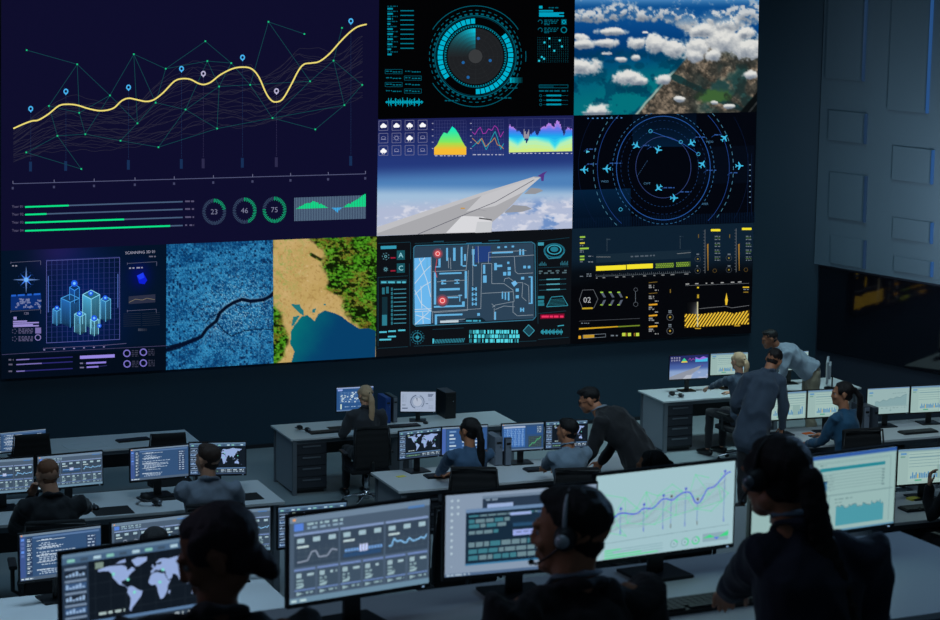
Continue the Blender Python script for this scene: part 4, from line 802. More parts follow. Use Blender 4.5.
def pic_dash():
    c = mcv(); c.rect(0, 0, 100, 57, (74, 92, 112), 0); c.rect(0, 0, 100, 4, (108, 130, 152), 1); c.rect(2, 1.2, 4, 2.6, (232, 160, 100), 2); c.rect(3, 4.6, 9.4, 9.4, (84, 128, 214), 2)
    for k in range(3): c.words(12+k*9, 5, 19+k*9, 1.3, (160, 190, 200), seed=k); c.words(12+k*9, 7.6, 19+k*9, 1.3, (140, 168, 190), seed=k+3)
    c.rect(84, 3, 96, 4.6, (78, 122, 178), 2)
    for k in range(3):
        x = 3+k*32.4; c.rect(x, 11, x+31, 12.6, (128, 150, 190), 2); c.rect(x, 12.6, x+31, 33, (54, 70, 88), 2)
        for j in range(3): c.rect(x+2+j*11, 14.5, x+7+j*11, 17.5, (158, 186, 198), 3)
        c.rect(x+2, 19.5, x+10, 20.8, (190, 210, 214), 3)
        for j in range(6): c.rect(x+3+j*4.8, 20, x+3.2+j*4.8, 31, (80, 96, 108), 3)
        for j in range(3): c.rect(x+2, 23+j*3.4, x+30, 23.2+j*3.4, (80, 96, 108), 3)
        if k == 0: c.line([(x+2, 30), (x+9, 29.4), (x+12, 24), (x+15, 23.6), (x+17, 28), (x+23, 28), (x+26, 24), (x+30, 25)], .9, (140, 152, 172), 4)
        if k == 1:
            for j in range(13): h = 3.4 if 5 <= j <= 7 else 1.4; c.rect(x+3+j*2.1, 27-h, x+4.6+j*2.1, 27+h*.4, (196, 208, 246) if 5 <= j <= 7 else (110, 156, 214), 4)
            c.rect(x+2, 28.4, x+29, 31, (40, 74, 114), 3)
        if k == 2: c.line([(x+2, 27.5), (x+4, 28), (x+6, 23), (x+8, 25.4), (x+11, 25), (x+13, 26.6), (x+15, 27), (x+17, 24), (x+20, 26.6), (x+24, 25.6), (x+26, 24.6), (x+28, 26), (x+30, 23.4)], 1, (130, 186, 232), 4)
    for k in range(6):
        x = 3+k*16.2; c.rect(x, 34.4, x+14.6, 35.8, (110, 134, 184), 2); c.rect(x, 35.8, x+14.6, 52.4, (62, 80, 98), 2)
        c.rect(x+1.5, 37.4, x+5, 40.4, (154, 180, 190), 3); c.words(x+9, 38, x+13.6, 1.6, (164, 190, 200), ly=3, seed=k)
        for j in range(2): c.words(x+1.5, 41.6+j*2.2, x+6.4, 1.2, (140, 168, 176), ly=3, seed=k+j*7)
        c.poly([(x+1.5, 46), (x+7, 44.8), (x+6, 47), (x+1.5, 47.4)], (150, 178, 186), 3); c.rect(x, 48, x+14.6, 49, (104, 130, 178), 3); c.poly([(x+1.5, 49.6), (x+6, 50.8), (x+1.5, 52)], (150, 178, 186), 4); c.words(x+8, 50, x+13.6, 1.2, (140, 168, 176), ly=3, seed=k+22)
    c.rect(0, 53.4, 100, 57, (104, 136, 158), 1); c.words(1, 54.6, 12, 1.6, (180, 206, 210), seed=8)
    return c
def pic_gauge():
    c = mcv(); c.rect(0, 0, 100, 57, (158, 172, 196), 0); c.ring(48, 29, 19, 2.4, (90, 104, 128), 20, 140, ly=2); c.ring(48, 29, 19, 2.8, (84, 98, 124), 200, 350, ly=2); c.ring(48, 29, 14.5, 1, (110, 124, 146), ly=2); c.disc(48, 29, 12, (172, 182, 200), 1, n=24); c.poly([(48, 29), (44, 18), (48, 17)], (96, 108, 130), 3); c.ring(48, 29, 22.5, .6, (120, 134, 156), dash=50, ly=2)
    for k in range(8): c.words(4, 7+k*3, 10, .9, (116, 130, 152), seed=k); c.words(11, 7+k*3, 17, .7, (126, 140, 160), seed=k+8)
    for k in range(3): c.rect(78, 6+k*3, 94-k*2, 8+k*3, (82, 96, 122), 2); c.rect(80, 40+k*4, 94, 40.8+k*4, (112, 126, 148), 2)
    for k in range(5): c.rect(80+k*3, 17, 81+k*3, 26, (128, 142, 162), 2)
    c.rect(4, 46, 20, 49, (72, 86, 112), 2); c.rect(4, 36, 14, 40, (130, 144, 164), 2); c.rect(72, 33, 79, 35, (86, 100, 126), 2); return c
def pic_plan():
    c = mcv(); c.rect(0, 0, 100, 57, (42, 82, 134), 0); c.rect(0, 0, 100, 3, (140, 160, 200), 1); c.rect(3, 4, 16, 8, (150, 170, 230), 2); r = random.Random(12)
    for k in range(46): x = 10+r.random()*80; y = 11+r.random()*24; c.rect(x, y, x+r.uniform(2, 6), y+r.uniform(1.2, 3), (190, 210, 220), 2)
    for k in range(8): c.line([(8, 12+k*3.4), (94, 12+k*3.4)], .5, (110, 150, 200), 1); c.line([(12+k*10, 10), (12+k*10, 38)], .5, (110, 150, 200), 1)
    c.rect(10, 40, 14, 52, (190, 210, 200), 2)
    for k in range(4): c.words(22+k*18, 46, 34+k*18, 1.6, (160, 190, 220), seed=k)
    c.rect(0, 54, 100, 57, (90, 120, 160), 1); return c
def pic_window():
    c = mcv(); c.rect(0, 0, 100, 57, (46, 78, 120), 0); c.rect(0, 0, 100, 3, (120, 140, 158), 1); c.rect(2, .8, 5, 2.2, (220, 150, 110), 2); c.rect(4, 5, 56, 50, (58, 106, 172), 1); c.rect(4, 5, 56, 9, (160, 176, 200), 2)
    for k in range(5): c.line([(14+k*9, 10), (14+k*9, 49)], .8, (150, 180, 214), 2)
    for k in range(9): c.words(6, 12+k*4, 54, 1.2, (130, 170, 216), seed=k, fill=.4)
    c.rect(60, 8, 98, 24, (40, 78, 132), 1); c.rect(84, 6, 97, 22, (60, 86, 120), 2)
    for k in range(4): c.words(85, 8+k*3.6, 96, 1.4, (170, 190, 205), ly=3, seed=k)
    c.rect(64, 28, 96, 52, (46, 64, 72), 2)
    for k in range(6): c.rect(64, 30+k*4, 96, 30.3+k*4, (100, 120, 124), 3); c.rect(67+k*5, 28, 67.3+k*5, 52, (100, 120, 124), 3)
    c.line([(66, 50), (74, 42), (78, 44), (86, 34), (88, 36), (94, 30)], 1.2, (80, 180, 120), 4); c.rect(0, 54, 100, 57, (96, 116, 140), 1); return c
def pic_list():
    c = mcv(); c.rect(0, 0, 100, 57, (50, 78, 116), 0); c.rect(0, 0, 100, 3, (120, 140, 160), 1); c.rect(0, 3, 8, 57, (70, 100, 170), 1); c.rect(10, 5, 98, 52, (48, 84, 136), 1); r = random.Random(5)
    for k in range(6):
        for j in range(3): x = 16+j*28; y = 8+k*7.4; c.rect(x, y, x+r.uniform(9, 18), y+3.4, (176, 196, 214) if r.random() < .5 else (110, 146, 190), 2)
    c.rect(44, 20, 56, 27, (200, 210, 220), 3); c.rect(48, 21, 52, 26, (220, 70, 80), 4); c.rect(0, 54, 100, 57, (90, 110, 140), 1); return c
GR = (150, 178, 174)
def pic_doc():
    c = mcv(); c.rect(0, 0, 100, 57, GR, 0); c.rect(0, 0, 100, 3, (104, 138, 168), 1); c.rect(0, 3, 100, 5, (134, 164, 166), 1); c.rect(4, 6, 14, 9, (88, 140, 186), 2); c.rect(4, 11, 12, 13.4, (110, 150, 140), 2)
    c.rect(18, 6, 97, 53, (158, 186, 180), 1)
    for k in range(5): c.line([(19, 9+k*5), (96, 9+k*5)], .7, (112, 142, 152), 2)
    c.rect(19, 13, 96, 15, (120, 152, 160), 2); c.rect(68, 28, 86, 50, (138, 168, 164), 2)
    for k in range(16): h = 4+6*abs(math.sin(k*1.7)); c.rect(22+k*3, 48-h, 24+k*3, 48, (190, 160, 80) if k in (4, 11) else (70, 130, 176), 3)
    for k in range(3): c.rect(82+k*4, 48-6-k*5, 84.5+k*4, 48, (70, 130, 180), 3)
    c.rect(30, 50, 42, 52.4, (80, 160, 130), 2); return c
def pic_area():
    c = mcv(); c.rect(0, 0, 100, 57, (148, 176, 176), 0); c.rect(0, 0, 100, 2, (108, 140, 176), 1); c.rect(4, 8, 13, 11, (84, 140, 186), 2); c.rect(4, 14, 12, 17, (120, 160, 156), 2)
    pts = [(18, 30), (24, 29), (30, 31), (38, 26), (46, 29), (54, 24), (62, 25), (70, 21), (78, 23), (86, 18), (94, 16)]
    for (a_, b_), (c_, d_) in zip(pts[:-1], pts[1:]): c.poly([(a_, b_), (c_, d_), (c_, 40), (a_, 40)], (128, 160, 164), 1)
    c.line(pts, 1, (104, 134, 142), 2); c.line([(16, 41), (97, 41)], .6, (110, 140, 144), 2); c.words(60, 12, 92, 1.2, (120, 146, 150), seed=3); c.words(16, 44, 92, 1.4, (118, 146, 146), seed=8, fill=.2); c.disc(26, 50, 2, (120, 150, 150), 2, n=8); c.disc(56, 50, 2, (120, 150, 150), 2, n=8); return c
def pic_wing():
    c = mcv(); W, H = 60, 36; v = np.linspace(0, 1, H)[:, None]+np.zeros((1, W)); u = np.linspace(0, 1, W)[None, :]+np.zeros((H, 1))
    col = mixc((36, 42, 96), (70, 96, 160), sst(.1, .5, v)); col = mixc(col, (136, 160, 200), sst(.5, .7, v)); col = mixc(col, (170, 180, 206), sst(.55, .7, vnoise(W, H, 9, 8, 4))*sst(.6, .8, v))
    c.grid(0, 0, 100, 57, col, 0); c.poly([(0, 51), (82, 26), (76, 35), (58, 46), (44, 57), (0, 57)], (140, 146, 160), 1); c.poly([(82, 26), (88, 24), (85, 29)], (90, 70, 140), 2); c.poly([(34, 57), (44, 48), (58, 48), (56, 57)], (176, 182, 194), 2)
    for k in range(8): c.ring(5+(k % 4)*6.6, 5+(k//4)*6, 1.5, .8, (190, 192, 214), ly=2, n=8)
    c.poly([(29, 17), (34, 9), (37, 6), (41, 10), (46, 17)], (60, 200, 150), 2); c.poly([(29, 17), (31, 13.6), (44, 13.6), (46, 17)], (220, 196, 70), 3)
    c.line([(48, 12), (52, 7), (56, 13), (60, 8), (64, 12)], .8, (190, 90, 190), 2); c.poly([(66, 17), (66, 6), (76, 11), (86, 5), (98, 8), (98, 17)], (70, 180, 220), 2); c.poly([(66, 9), (66, 5), (76, 9), (86, 4), (98, 8), (90, 10), (78, 12)], (150, 110, 220), 3); return c
def pic_chart():
    c = mcv(); B = (160, 193, 201); c.rect(0, 0, 100, 57, B, 0); g = lambda x, y: (x/9.4, y/9.4*.93+1)
    def lift(c_, a=.5): return tuple(np.array(B)*(1-a)+np.array(c_)*a)
    for k in range(14):
        pts = []
        for x in range(33, 908, 25):
            top = interp([(33, 325), (165, 240), (330, 262), (400, 190), (480, 150), (620, 158), (690, 165), (735, 118), (840, 135), (907, 78)], x); b = interp(lo, x); pts.append(g(x, top+(b-top)*((k+.5)/14)+5*math.sin(x/40+k)))
        c.line(pts, .3, lift((120, 126, 140), .4), 1)
    for i, j in EG: c.line([g(*N[i]), g(*N[j])], .42, lift((90, 214, 150), .75), 2)
    for x, y in N: X, Y = g(x, y); c.disc(X, Y, .55, lift((90, 210, 150), .8), 3, n=6)
    for x, y, cc in [(76, 270, 0), (163, 227, 0), (318, 217, 0), (449, 171, 0), (503, 183, 1), (600, 143, 0), (684, 226, 1), (868, 53, 0)]:
        X, Y = g(x, y); k_ = (74, 88, 200) if not cc else (90, 84, 84); c.disc(X, Y, .95, k_, 4, n=10); c.line([(X, Y+1), (X, 41-(X-8)*.02)], .4, lift((90, 120, 190), .9), 2); c.rect(X-.3, 38, X+.4, 41, lift(k_, .7), 3)
    c.line([g(x, y) for x, y in cr(YL, 3)], .95, (82, 96, 214), 5); c.line([g(32, 455), g(904, 430)], .3, (120, 150, 160), 2)
    for i in range(10): X, Y = g(32+97*i, 452-i*2.7); c.line([(X, Y), (X, Y+1)], .3, (120, 150, 160), 2)
    for k, e in ((0, 170), (1, 115), (2, 307), (3, 421)): a_ = g(62, 506+k*17); b_ = g(452, 498+k*17); c.line([a_, b_], .3, (110, 150, 160), 2); c.line([a_, g(e, 506+k*17-(e-62)*.02)], .8, (76, 214, 140), 3)
    for cx, cy, fr in ((530, 515, 80), (605, 513, 160), (679, 511, 275)): X, Y = g(cx, cy); c.ring(X, Y, 2.4, .5, (120, 160, 165), ly=2); c.ring(X, Y, 2.4, 1, (80, 206, 144), 0, fr, ly=3); c.disc(X, Y, .5, (100, 120, 140), 3, n=6)
    a_ = g(728, 505); b_ = g(905, 505); c.rect(a_[0], a_[1]-3, b_[0], a_[1]+2.6, (138, 168, 180), 2); c.poly([a_, (a_[0]+5, a_[1]-2.2), (a_[0]+9, a_[1]), (a_[0]+12, a_[1]-.3), (b_[0], b_[1]-3.8), b_], (64, 208, 132), 3); c.poly([(a_[0]+8, a_[1]), (a_[0]+12, a_[1]), (a_[0]+10, a_[1]+1.8)], (80, 110, 220), 4)
    return c
def pic_report():
    c = mcv(); B = (148, 180, 178); c.rect(0, 0, 100, 57, B, 0); c.rect(0, 0, 100, 2.4, (46, 88, 160), 2); c.rect(0, 2.4, 100, 3.2, (110, 146, 168), 2)
    for y in (5.4, 6.4): c.line([(4, y), (96, y)], .3, (122, 152, 154), 2)
    c.line([(3, 30), (98, 30)], .8, (120, 150, 152), 2); c.line([(53, 31), (53, 55)], .6, (120, 150, 152), 2); c.line([(96, 6), (96, 54)], .4, (122, 152, 154), 2)
    for k, h in enumerate((16, 13, 10.5, 9.4, 8.4, 7)):
        x = 24+k*4.9; c.rect(x, 26-h, x+2.6, 26, (34, 104, 148), 2); c.rect(x, 26-h, x+2.6, 27-h, (24, 60, 90), 3)
    c.rect(46, 9.5, 92, 12, (36, 132, 146), 2); c.words(46, 7, 50, .9, (110, 140, 142), seed=4)
    for k in range(6): c.line([(46, 14.6+k*2.2), (92, 14.6+k*2.2)], .35, (124, 152, 154), 2); c.words(46, 15+k*2.2, 56, .8, (128, 156, 156), seed=k); c.words(90, 15+k*2.2, 92, .8, (90, 120, 124), seed=k)
    for x in (34, 39): c.disc(x, 12, .5, (70, 96, 100), 2, n=6)
    c.text('5739', 41, 40, 2.6, (84, 116, 122), 3); c.words(26, 36, 33, .8, (110, 140, 142), seed=3); c.words(26, 39, 34, .8, (110, 140, 142), seed=5); c.rect(41, 42.6, 47.5, 48, (118, 148, 152), 2); c.rect(50, 32, 50.6, 32.8, (110, 140, 142), 2)
    c.words(57, 33, 70, .9, (112, 142, 144), seed=9); c.words(57, 35.6, 62, .7, (122, 150, 150), seed=10); r = random.Random(4)
    for k in range(34): x = 58+k*1.0; y = 39.5+r.uniform(-1.2, 1.6); c.rect(x, y, x+1.02, 53, (74, 150, 164), 2); c.rect(x, y-.8, x+.5, y, (60, 90, 100), 3)
    c.rect(0, 55.8, 100, 57, (92, 140, 168), 2); return c
def pic_desktop():
    c = mcv(); c.rect(0, 0, 100, 57, (132, 150, 172), 0)
    for k in range(9): c.disc(4, 4+k*4.6, .9, (176, 196, 208), 2, n=8); 
    for k in range(3): c.disc(8, 4+k*4.6, .9, (176, 196, 208), 2, n=8)
    c.disc(4, 50, .5, (170, 190, 204), 2, n=8)
    c.rect(24, 2.4, 100, 30, (40, 56, 76), 1); c.rect(24, 2.4, 100, 4.2, (108, 128, 150), 2); c.words(26, 4.6, 34, 1, (130, 150, 170), ly=3, seed=2); c.rect(27, 8, 44, 11, (150, 172, 212), 3)
    c.rect(13, 10.6, 100, 50, (22, 42, 60), 4); c.rect(13, 10.6, 100, 13, (104, 134, 170), 5); c.rect(13, 48.8, 100, 50, (60, 120, 160), 5)
    for j, (y, h) in enumerate(((15, 1.2), (18, 2.6), (21.4, 2.6), (26, 2.4), (34, 3.4), (39, 3), (43.4, 3.2))):
        x = 15; r = random.Random(j)
        for k in range(9):
            w_ = r.uniform(3, 7); 
            if j in (2, 3) and k > 3: break
            c.rect(x, y, x+w_, y+h, (104, 132, 142) if r.random() < .7 else (60, 120, 134), 5); x += w_+.8
    c.rect(42, 16, 82, 23, (26, 46, 66), 6); c.rect(42, 15, 56, 17, (150, 170, 220), 7); c.rect(60, 15, 88, 16.6, (70, 96, 130), 7); c.rect(44, 22.4, 96, 25, (40, 76, 108), 6); c.rect(62, 22.8, 70, 24.6, (90, 120, 134), 7)
    c.rect(44, 27.4, 100, 31.4, (150, 166, 226), 7); c.words(46, 28.6, 70, 1, (110, 124, 170), ly=8, seed=5)
    c.rect(0, 55, 100, 57, (80, 104, 136), 2); c.words(1, 55.4, 16, 1.1, (170, 190, 205), ly=3, seed=1); return c
_pics = {}
def picture(kind):
    if kind not in _pics:
        o = globals()['pic_'+kind]().build('display', mon_mat); _pics[kind] = o.data; bpy.data.objects.remove(o)
    return _pics[kind]

# ------------------------------------------------------------------ furniture
def solve(fn, x, tgt, it=14):
    x = np.array(x, float); tgt = np.array(tgt, float)
    for _ in range(it):
        r = fn(x)-tgt; J = np.array([(fn(x+np.eye(len(x))[i]*1e-4)-fn(x))/1e-4 for i in range(len(x))]).T
        x = x-np.linalg.lstsq(J.T@J+1e-6*np.eye(len(x)), J.T@r, rcond=None)[0]
    return x
DECK = [z+.74 for z in LV]
def monitor(kind, TLc, TRc, BLy, base, tier, label, group=None, tilt=0):
    zd = DECK[tier]; B = P(base[0], base[1], zd); y0 = B.y-.02
    def fn(q):
        cx, rz, w, zt, h = q; d = Vector((math.cos(rz), math.sin(rz), 0)); c = Vector((cx, y0, zt))
        a_ = proj(c-d*w/2); b_ = proj(c+d*w/2); e = proj(c-d*w/2-Vector((0, 0, h))); return np.array([a_[0], a_[1], b_[0], b_[1], e[1]])
    cx, rz, w, zt, h = solve(fn, [B.x, .02, .5, zd+.4, .29], [*TLc, *TRc, BLy])
    o = empty('monitor', (cx, B.y+.03, zd), rz, label, 'monitor', group)
    zt -= zd; zc_ = zt-h/2
    f = MB(); f.box((0, -.028, zc_), (w, .022, h), bev=.003); f.box((0, -.008, zc_), (w*.6, .03, h*.55), bev=.01); f.build('casing', M['black'], o)
    d_ = bpy.data.objects.new('display', picture(kind)); C.objects.link(d_); d_.parent = o; d_.location = (0, -.0402, zt-.009); d_.scale = (w-.016, 1, h-.026)
    nk = MB(); nk.box((0, .022, (zc_)/2+.006), (.062, .022, zc_-.01), bev=.004); nk.build('neck', M['black'], o)
    nb = MB(); nb.box((0, .02, .006), (.22, .19, .012), bev=.004); nb.build('stand_base', M['black'], o)
    l = MB(); l.box((w/2-.03, -.0405, zt-h+.007), (.008, .003, .003)); l.build('power_light', emit('power_led', (150, 190, 230), .8), o)
    print('mon %s w%.2f h%.2f zt%.2f rz%.1f loc %.2f %.2f' % (kind, w, h, zt, math.degrees(rz), cx, B.y)); return o
def desk(x0, x1, yf, dep, tier, label, rz=0, piv=None, group='long office desks', side_panels=(True, True), legs=True):
    zf = LV[tier]; w = x1-x0; cx, cy = (x0+x1)/2, yf+dep/2
    loc = Vector((cx, cy, zf))
    if piv is not None:
        loc = piv+Matrix.Rotation(rz, 3, 'Z')@(loc-piv)
    o = empty('desk', loc, rz, label, 'desk', group); hw, hd = w/2, dep/2
    t = MB(); t.box((0, 0, .7275), (w, dep, .025), bev=.004); t.build('desktop', M['desk'], o)
    t = MB()
    for sx in (-1, 1):
        for sy in (-1, 1):
            g = MB(); g.box((sx*(hw-.06), sy*(hd-.05), .3575), (.05, .05, .715)); g.build('leg', M['metal'], o)
    t.box((0, hd-.05, .68), (w-.2, .03, .06)); t.build('frame_rail', M['metal'], o); t = MB(); t.box((0, -hd+.09, .68), (w-.2, .03, .05)); t.build('frame_rail', M['metal'], o)
    for s_, on in zip((-1, 1), side_panels):
        if on: g = MB(); g.box((s_*(hw-.06), 0, .36), (.018, dep-.15, .66)); g.build('side_panel', M['panel'], o)
    g = MB(); g.box((0, hd-.09, .5), (w-.2, .018, .32)); g.build('modesty_panel', M['dark'], o)
    return o
def pedestal(x, yf, tier, label):
    o = empty('drawer_cabinet', (x, yf+.33, LV[tier]), 0, label, 'drawer cabinet', 'four-drawer cabinets under the desks')
    b = MB(); b.box((0, 0, .35), (.42, .54, .60)); b.box((0, .02, .03), (.38, .48, .06)); b.build('body', M['dark'], o)
    for k in range(4):
        z = .585-k*.145; d_ = MB(); d_.box((0, -.278, z), (.40, .018, .136), bev=.003); dd = d_.build('drawer', M['drawer'], o)
        h = MB(); h.box((0, -.302, z+.035), (.24, .014, .02), bev=.003); h.box((-.11, -.292, z+.035), (.01, .02, .012)); h.box((.11, -.292, z+.035), (.01, .02, .012)); h.build('handle', M['handle'], dd)
    return o
def keyboard(px, py, tier, label, rz=0, w=.42):
    p = P(px, py, DECK[tier]); o = empty('keyboard', p, rz, label, 'keyboard', 'keyboards on the desks')
    b = MB(); b.box((0, 0, .009), (w, .14, .016), bev=.003); b.build('base', M['black'], o)
    k_ = MB()
    for r in range(5):
        for c in range(15):
            if r == 4 and 4 <= c <= 9: continue
            k_.box(((c-7)*w*.0635, .05-r*.025, .02), (w*.056, .021, .007))
    k_.box((0, -.05, .02), (w*.36, .021, .007)); q = k_.build('keys', M['key'], o); tag(q, kind='stuff'); return o
def mouse(px, py, tier, label):
    p = P(px, py, DECK[tier]); o = empty('computer_mouse', p, 0, label, 'mouse'); b = MB(); b.ell((0, 0, .012), (.032, .055, .022)); b.build('shell', M['black'], o, True)
    b = MB(); b.cyl((0, .028, .03), (0, .038, .032), .006, 8); b.build('scroll_wheel', M['rubber'], o); return o
def pad(px, py, tier, w, d, label, rz=0, m='rubber', name='mouse_pad', cat='mouse pad', h=.004):
    p = P(px, py, DECK[tier]); b = MB(); b.box((0, 0, h/2), (w, d, h), bev=.001); o = b.build(name, M[m]); o.location = p; o.rotation_euler.z = rz; return tag(o, label, cat)
def tower_pc(px, py, tier, label, w=.10, d=.36, h=.36, rz=0, front='pcl', body='pc'):
    p = P(px, py, DECK[tier]); o = empty('desktop_computer', p, rz, label, 'computer', 'small computer towers on the desks')
    b = MB(); b.box((0, 0, h/2), (w, d, h), bev=.006); b.build('case', M[body], o)
    b = MB(); b.box((0, -d/2-.004, h/2), (w-.012, .01, h-.02), bev=.003); q = b.build('front_panel', M[front], o)
    b = MB(); b.box((0, -d/2-.011, h*.8), (w*.6, .004, .02)); b.build('drive_slot', M['black'], q)
    b = MB(); b.box((w*.2, -d/2-.011, h*.66), (.012, .004, .012)); b.build('power_button', M['chrome'], q); return o
_chair = []
def chair(x, y, tier, rz, label, h=1.0):
    if _chair:
        o = copy_tree(_chair[0])
    else:
        o = empty('office_chair', (0, 0, 0)); _chair.append(o)
        b = MB(); b.box((0, .02, .47), (.50, .48, .07), bev=.03); b.build('seat', M['fabric'], o)
        b = MB(); n = 7                                    # curved back shell
        for i in range(n):
            z = .56+i*.075; b.box((0, -.24-.02*math.cos((i-3)*.5)+.012*i*.3, z), (.47-.012*abs(i-2), .05, .08), bev=.015)
        b.fused('backrest', M['mesh'], o, voxel=.016, smooth=3)
        b = MB(); b.loft([(-.235, -.27, .56), (-.23, -.285, .8), (-.21, -.27, 1.03), (.21, -.27, 1.03), (.23, -.285, .8), (.235, -.27, .56)], [.012]*6, n=8); b.build('back_frame', M['black'], o, True)
        b = MB(); b.loft([(0, -.1, .43), (0, -.27, .44), (0, -.31, .6)], [.03, .025, .02], n=8); b.build('back_support', M['black'], o, True)
        for s_ in (-1, 1):
            b = MB(); b.box((s_*.29, .02, .68), (.06, .26, .03), bev=.012); q = b.build('armrest', M['black'], o)
            b = MB(); b.loft([(s_*.24, .02, .45), (s_*.29, .02, .48), (s_*.29, .02, .67)], [.014, .016, .016], n=8); b.build('arm_support', M['dark'], q, True)
        b = MB(); b.cyl((0, 0, .10), (0, 0, .44), .026); b.cyl((0, 0, .08), (0, 0, .2), .04); b.build('gas_lift', M['chrome'], o, True)
        for k in range(5):
            w_ = 2*PI*k/5+.3; c_, s_ = math.cos(w_), math.sin(w_); b = MB(); b.loft([(c_*.02, s_*.02, .13), (c_*.16, s_*.16, .12), (c_*.29, s_*.29, .085)], [(.025, .02), (.02, .016), (.014, .012)], n=8); q = b.build('base_leg', M['chrome'], o, True)
            b = MB(); b.cyl((c_*.29-s_*.018, s_*.29+c_*.018, .032), (c_*.29+s_*.018, s_*.29-c_*.018, .032), .031, 12); b.cyl((c_*.29, s_*.29, .04), (c_*.29, s_*.29, .085), .008, 8); b.build('caster', M['rubber'], q)
    o.location = (x, y, LV[tier]); o.rotation_euler.z = rz; o.scale = (1, 1, h)
    return tag(o, label, 'chair', 'black office chairs')
M['silver'] = mat('silver_plastic', (190, 198, 206), .35, .2)
def headset(loc, R, label, mic=True, s=1., silver=False):
    o = empty('headset', loc, 0, label, 'headset'); o.matrix_world = Matrix.Translation(loc)@R.to_4x4()@Matrix.Scale(s, 4)
    b = MB(); n = 13; b.loft([(.092*math.sin(t), 0, .10*math.cos(t)) for t in np.linspace(-1.5, 1.5, n)], [(.006, .012)]*n, ref=(0, 1, 0), n=8); b.build('headband', M['silver'] if silver else M['black'], o, True)
    for sx in (-1, 1):
        b = MB(); b.loft([(sx*.078, 0, -.01), (sx*.104, 0, -.01)], [(.036, .031), (.032, .027)], ref=(0, 0, 1), n=14); q = b.build('ear_cup', M['dark'], o, True)
        b = MB(); b.loft([(sx*.070, 0, -.01), (sx*.084, 0, -.01)], [(.034, .03), (.036, .032)], ref=(0, 0, 1), n=14); b.build('ear_cushion', M['rubber'], q, True)
        b = MB(); b.loft([(sx*.104, 0, -.01), (sx*.117, 0, -.01)], [.024, .021], ref=(0, 0, 1), n=14); b.build('ear_plate', M['silver'] if silver else M['handle'], q, True)
    if mic:
        b = MB(); b.loft([(-.105, 0, -.02), (-.10, .04, -.055), (-.075, .085, -.085), (-.045, .105, -.09)], [.0035]*4, n=6); q = b.build('microphone_arm', M['black'], o, True)
        b = MB(); b.ell((-.038, .108, -.09), (.012, .008, .008)); b.build('microphone', M['rubber'], q, True)
    return o

# ---- desks
A0 = P(291, 439.5, DECK[0]); C0 = P(663.5, 401.5, DECK[0]); T1a = P(399, 491.3, DECK[1]); T1b = P(880, 440.5, DECK[1]); T2a = P(285, 501.5, DECK[2]); T2b = P(920, 520.5, DECK[2])
T3y = P(45, 594, DECK[3]).y; G = P(900, 531, DECK[4])
mid = P(395, 436, DECK[0]).x
desk(A0.x, A0.x+1.55, A0.y, .88, 0, 'grey desk where the blond woman with a ponytail sits, back row centre')
desk(A0.x+1.56, A0.x+3.1, A0.y, .8, 0, 'grey desk carrying the lone pale monitor and black tower, right of the back centre desk')
pedestal(A0.x+.29, A0.y+.02, 0, 'drawer cabinet under the left end of the back centre desk')
Lx = P(204, 445, DECK[0]).x; desk(Lx-3.6, Lx, P(129, 448, DECK[0]).y, .8, 0, 'pale desk at the far left below the wall screens, with a lone keyboard', side_panels=(True, False))
desk(C0.x, C0.x+1.7, C0.y, .8, 0, 'pale desk with the airliner picture monitor, back row right'); pedestal(C0.x+.29, C0.y+.02, 0, 'drawer cabinet at the left end of the back right desk')
Cx2 = P(863, 388, DECK[0]).x; desk(C0.x+1.72, Cx2, C0.y, .8, 0, 'far right back desk the man in the white shirt leans on')
desk(T1a.x, T1a.x+2.05, T1a.y, .8, 1, 'grey desk where the woman in the blue shirt types, middle row'); pedestal(T1a.x+.29, T1a.y+.02, 1, 'drawer cabinet beneath the middle row desk of the woman in blue')
desk(T1a.x+2.06, T1a.x+2.85, T1a.y, .8, 1, 'grey desk of the seated man in the light blue shirt, middle row')
R1x = P(812, 450, DECK[1]).x; desk(R1x, R1x+1.75, T1b.y, .8, 1, 'desk with an orange note of the woman in teal, middle row right', side_panels=(False, True)); desk(R1x+1.76, R1x+4.2, T1b.y, .8, 1, 'desk with a keyboard and two chart monitors, middle row far right')
desk(T2a.x-4.2, T2a.x, T2a.y, .75, 2, 'pale blue-lit desk with a headset, shared by the two men in suits at left')
desk(T2b.x-.45, T2b.x+2.2, T2b.y, .8, 2, 'desk at the right edge with a yellow note under its monitor')
T3x = P(287, 600, DECK[3]).x; desk(T3x-3.4, T3x, T3y-.8, .8, 3, 'pale desk at lower left behind the foreground world map monitor')
desk(G.x-5.2, G.x, G.y-.95, .95, 4, 'long grey foreground desk in front of the three nearest people', rz=math.radians(4), piv=Vector((G.x, G.y, LV[4])))

# ---- monitors
monitor('plan', (336.5, 387.5), (374.3, 385.5), 413, (356, 425), 0, 'monitor with a blue plan beside the blond ponytail woman, back row')
monitor('gauge', (401.5, 391.2), (437.5, 391.4), 412.8, (417, 421.5), 0, 'monitor with a grey ring dial, beside the black tower in the back row')
monitor('wing', (670, 355.8), (709.5, 353.8), 381, (688, 391.5), 0, 'monitor showing a small airliner wing picture, back row right')
monitor('doc', (711, 353.4), (749, 351.7), 376.5, (730, 389), 0, 'pale green monitor beside the airliner picture monitor, back row right')
monitor('code', (-8, 433.5), (46, 428.3), 455, (19, 457), 0, 'monitor with lines of code on the far left back desk')
monitor('map', (398.5, 431.5), (441.3, 427), 461.5, (417, 472.5), 1, 'world map monitor in front of the woman in the blue shirt')
monitor('list', (442.2, 427), (489, 424.5), 457, (466, 469), 1, 'monitor with a small red mark, half hidden by the woman in the blue shirt')
monitor('window', (502, 424), (545, 421.7), 453, (521, 464), 1, 'monitor with a blue window and green line, left of the man in light blue')
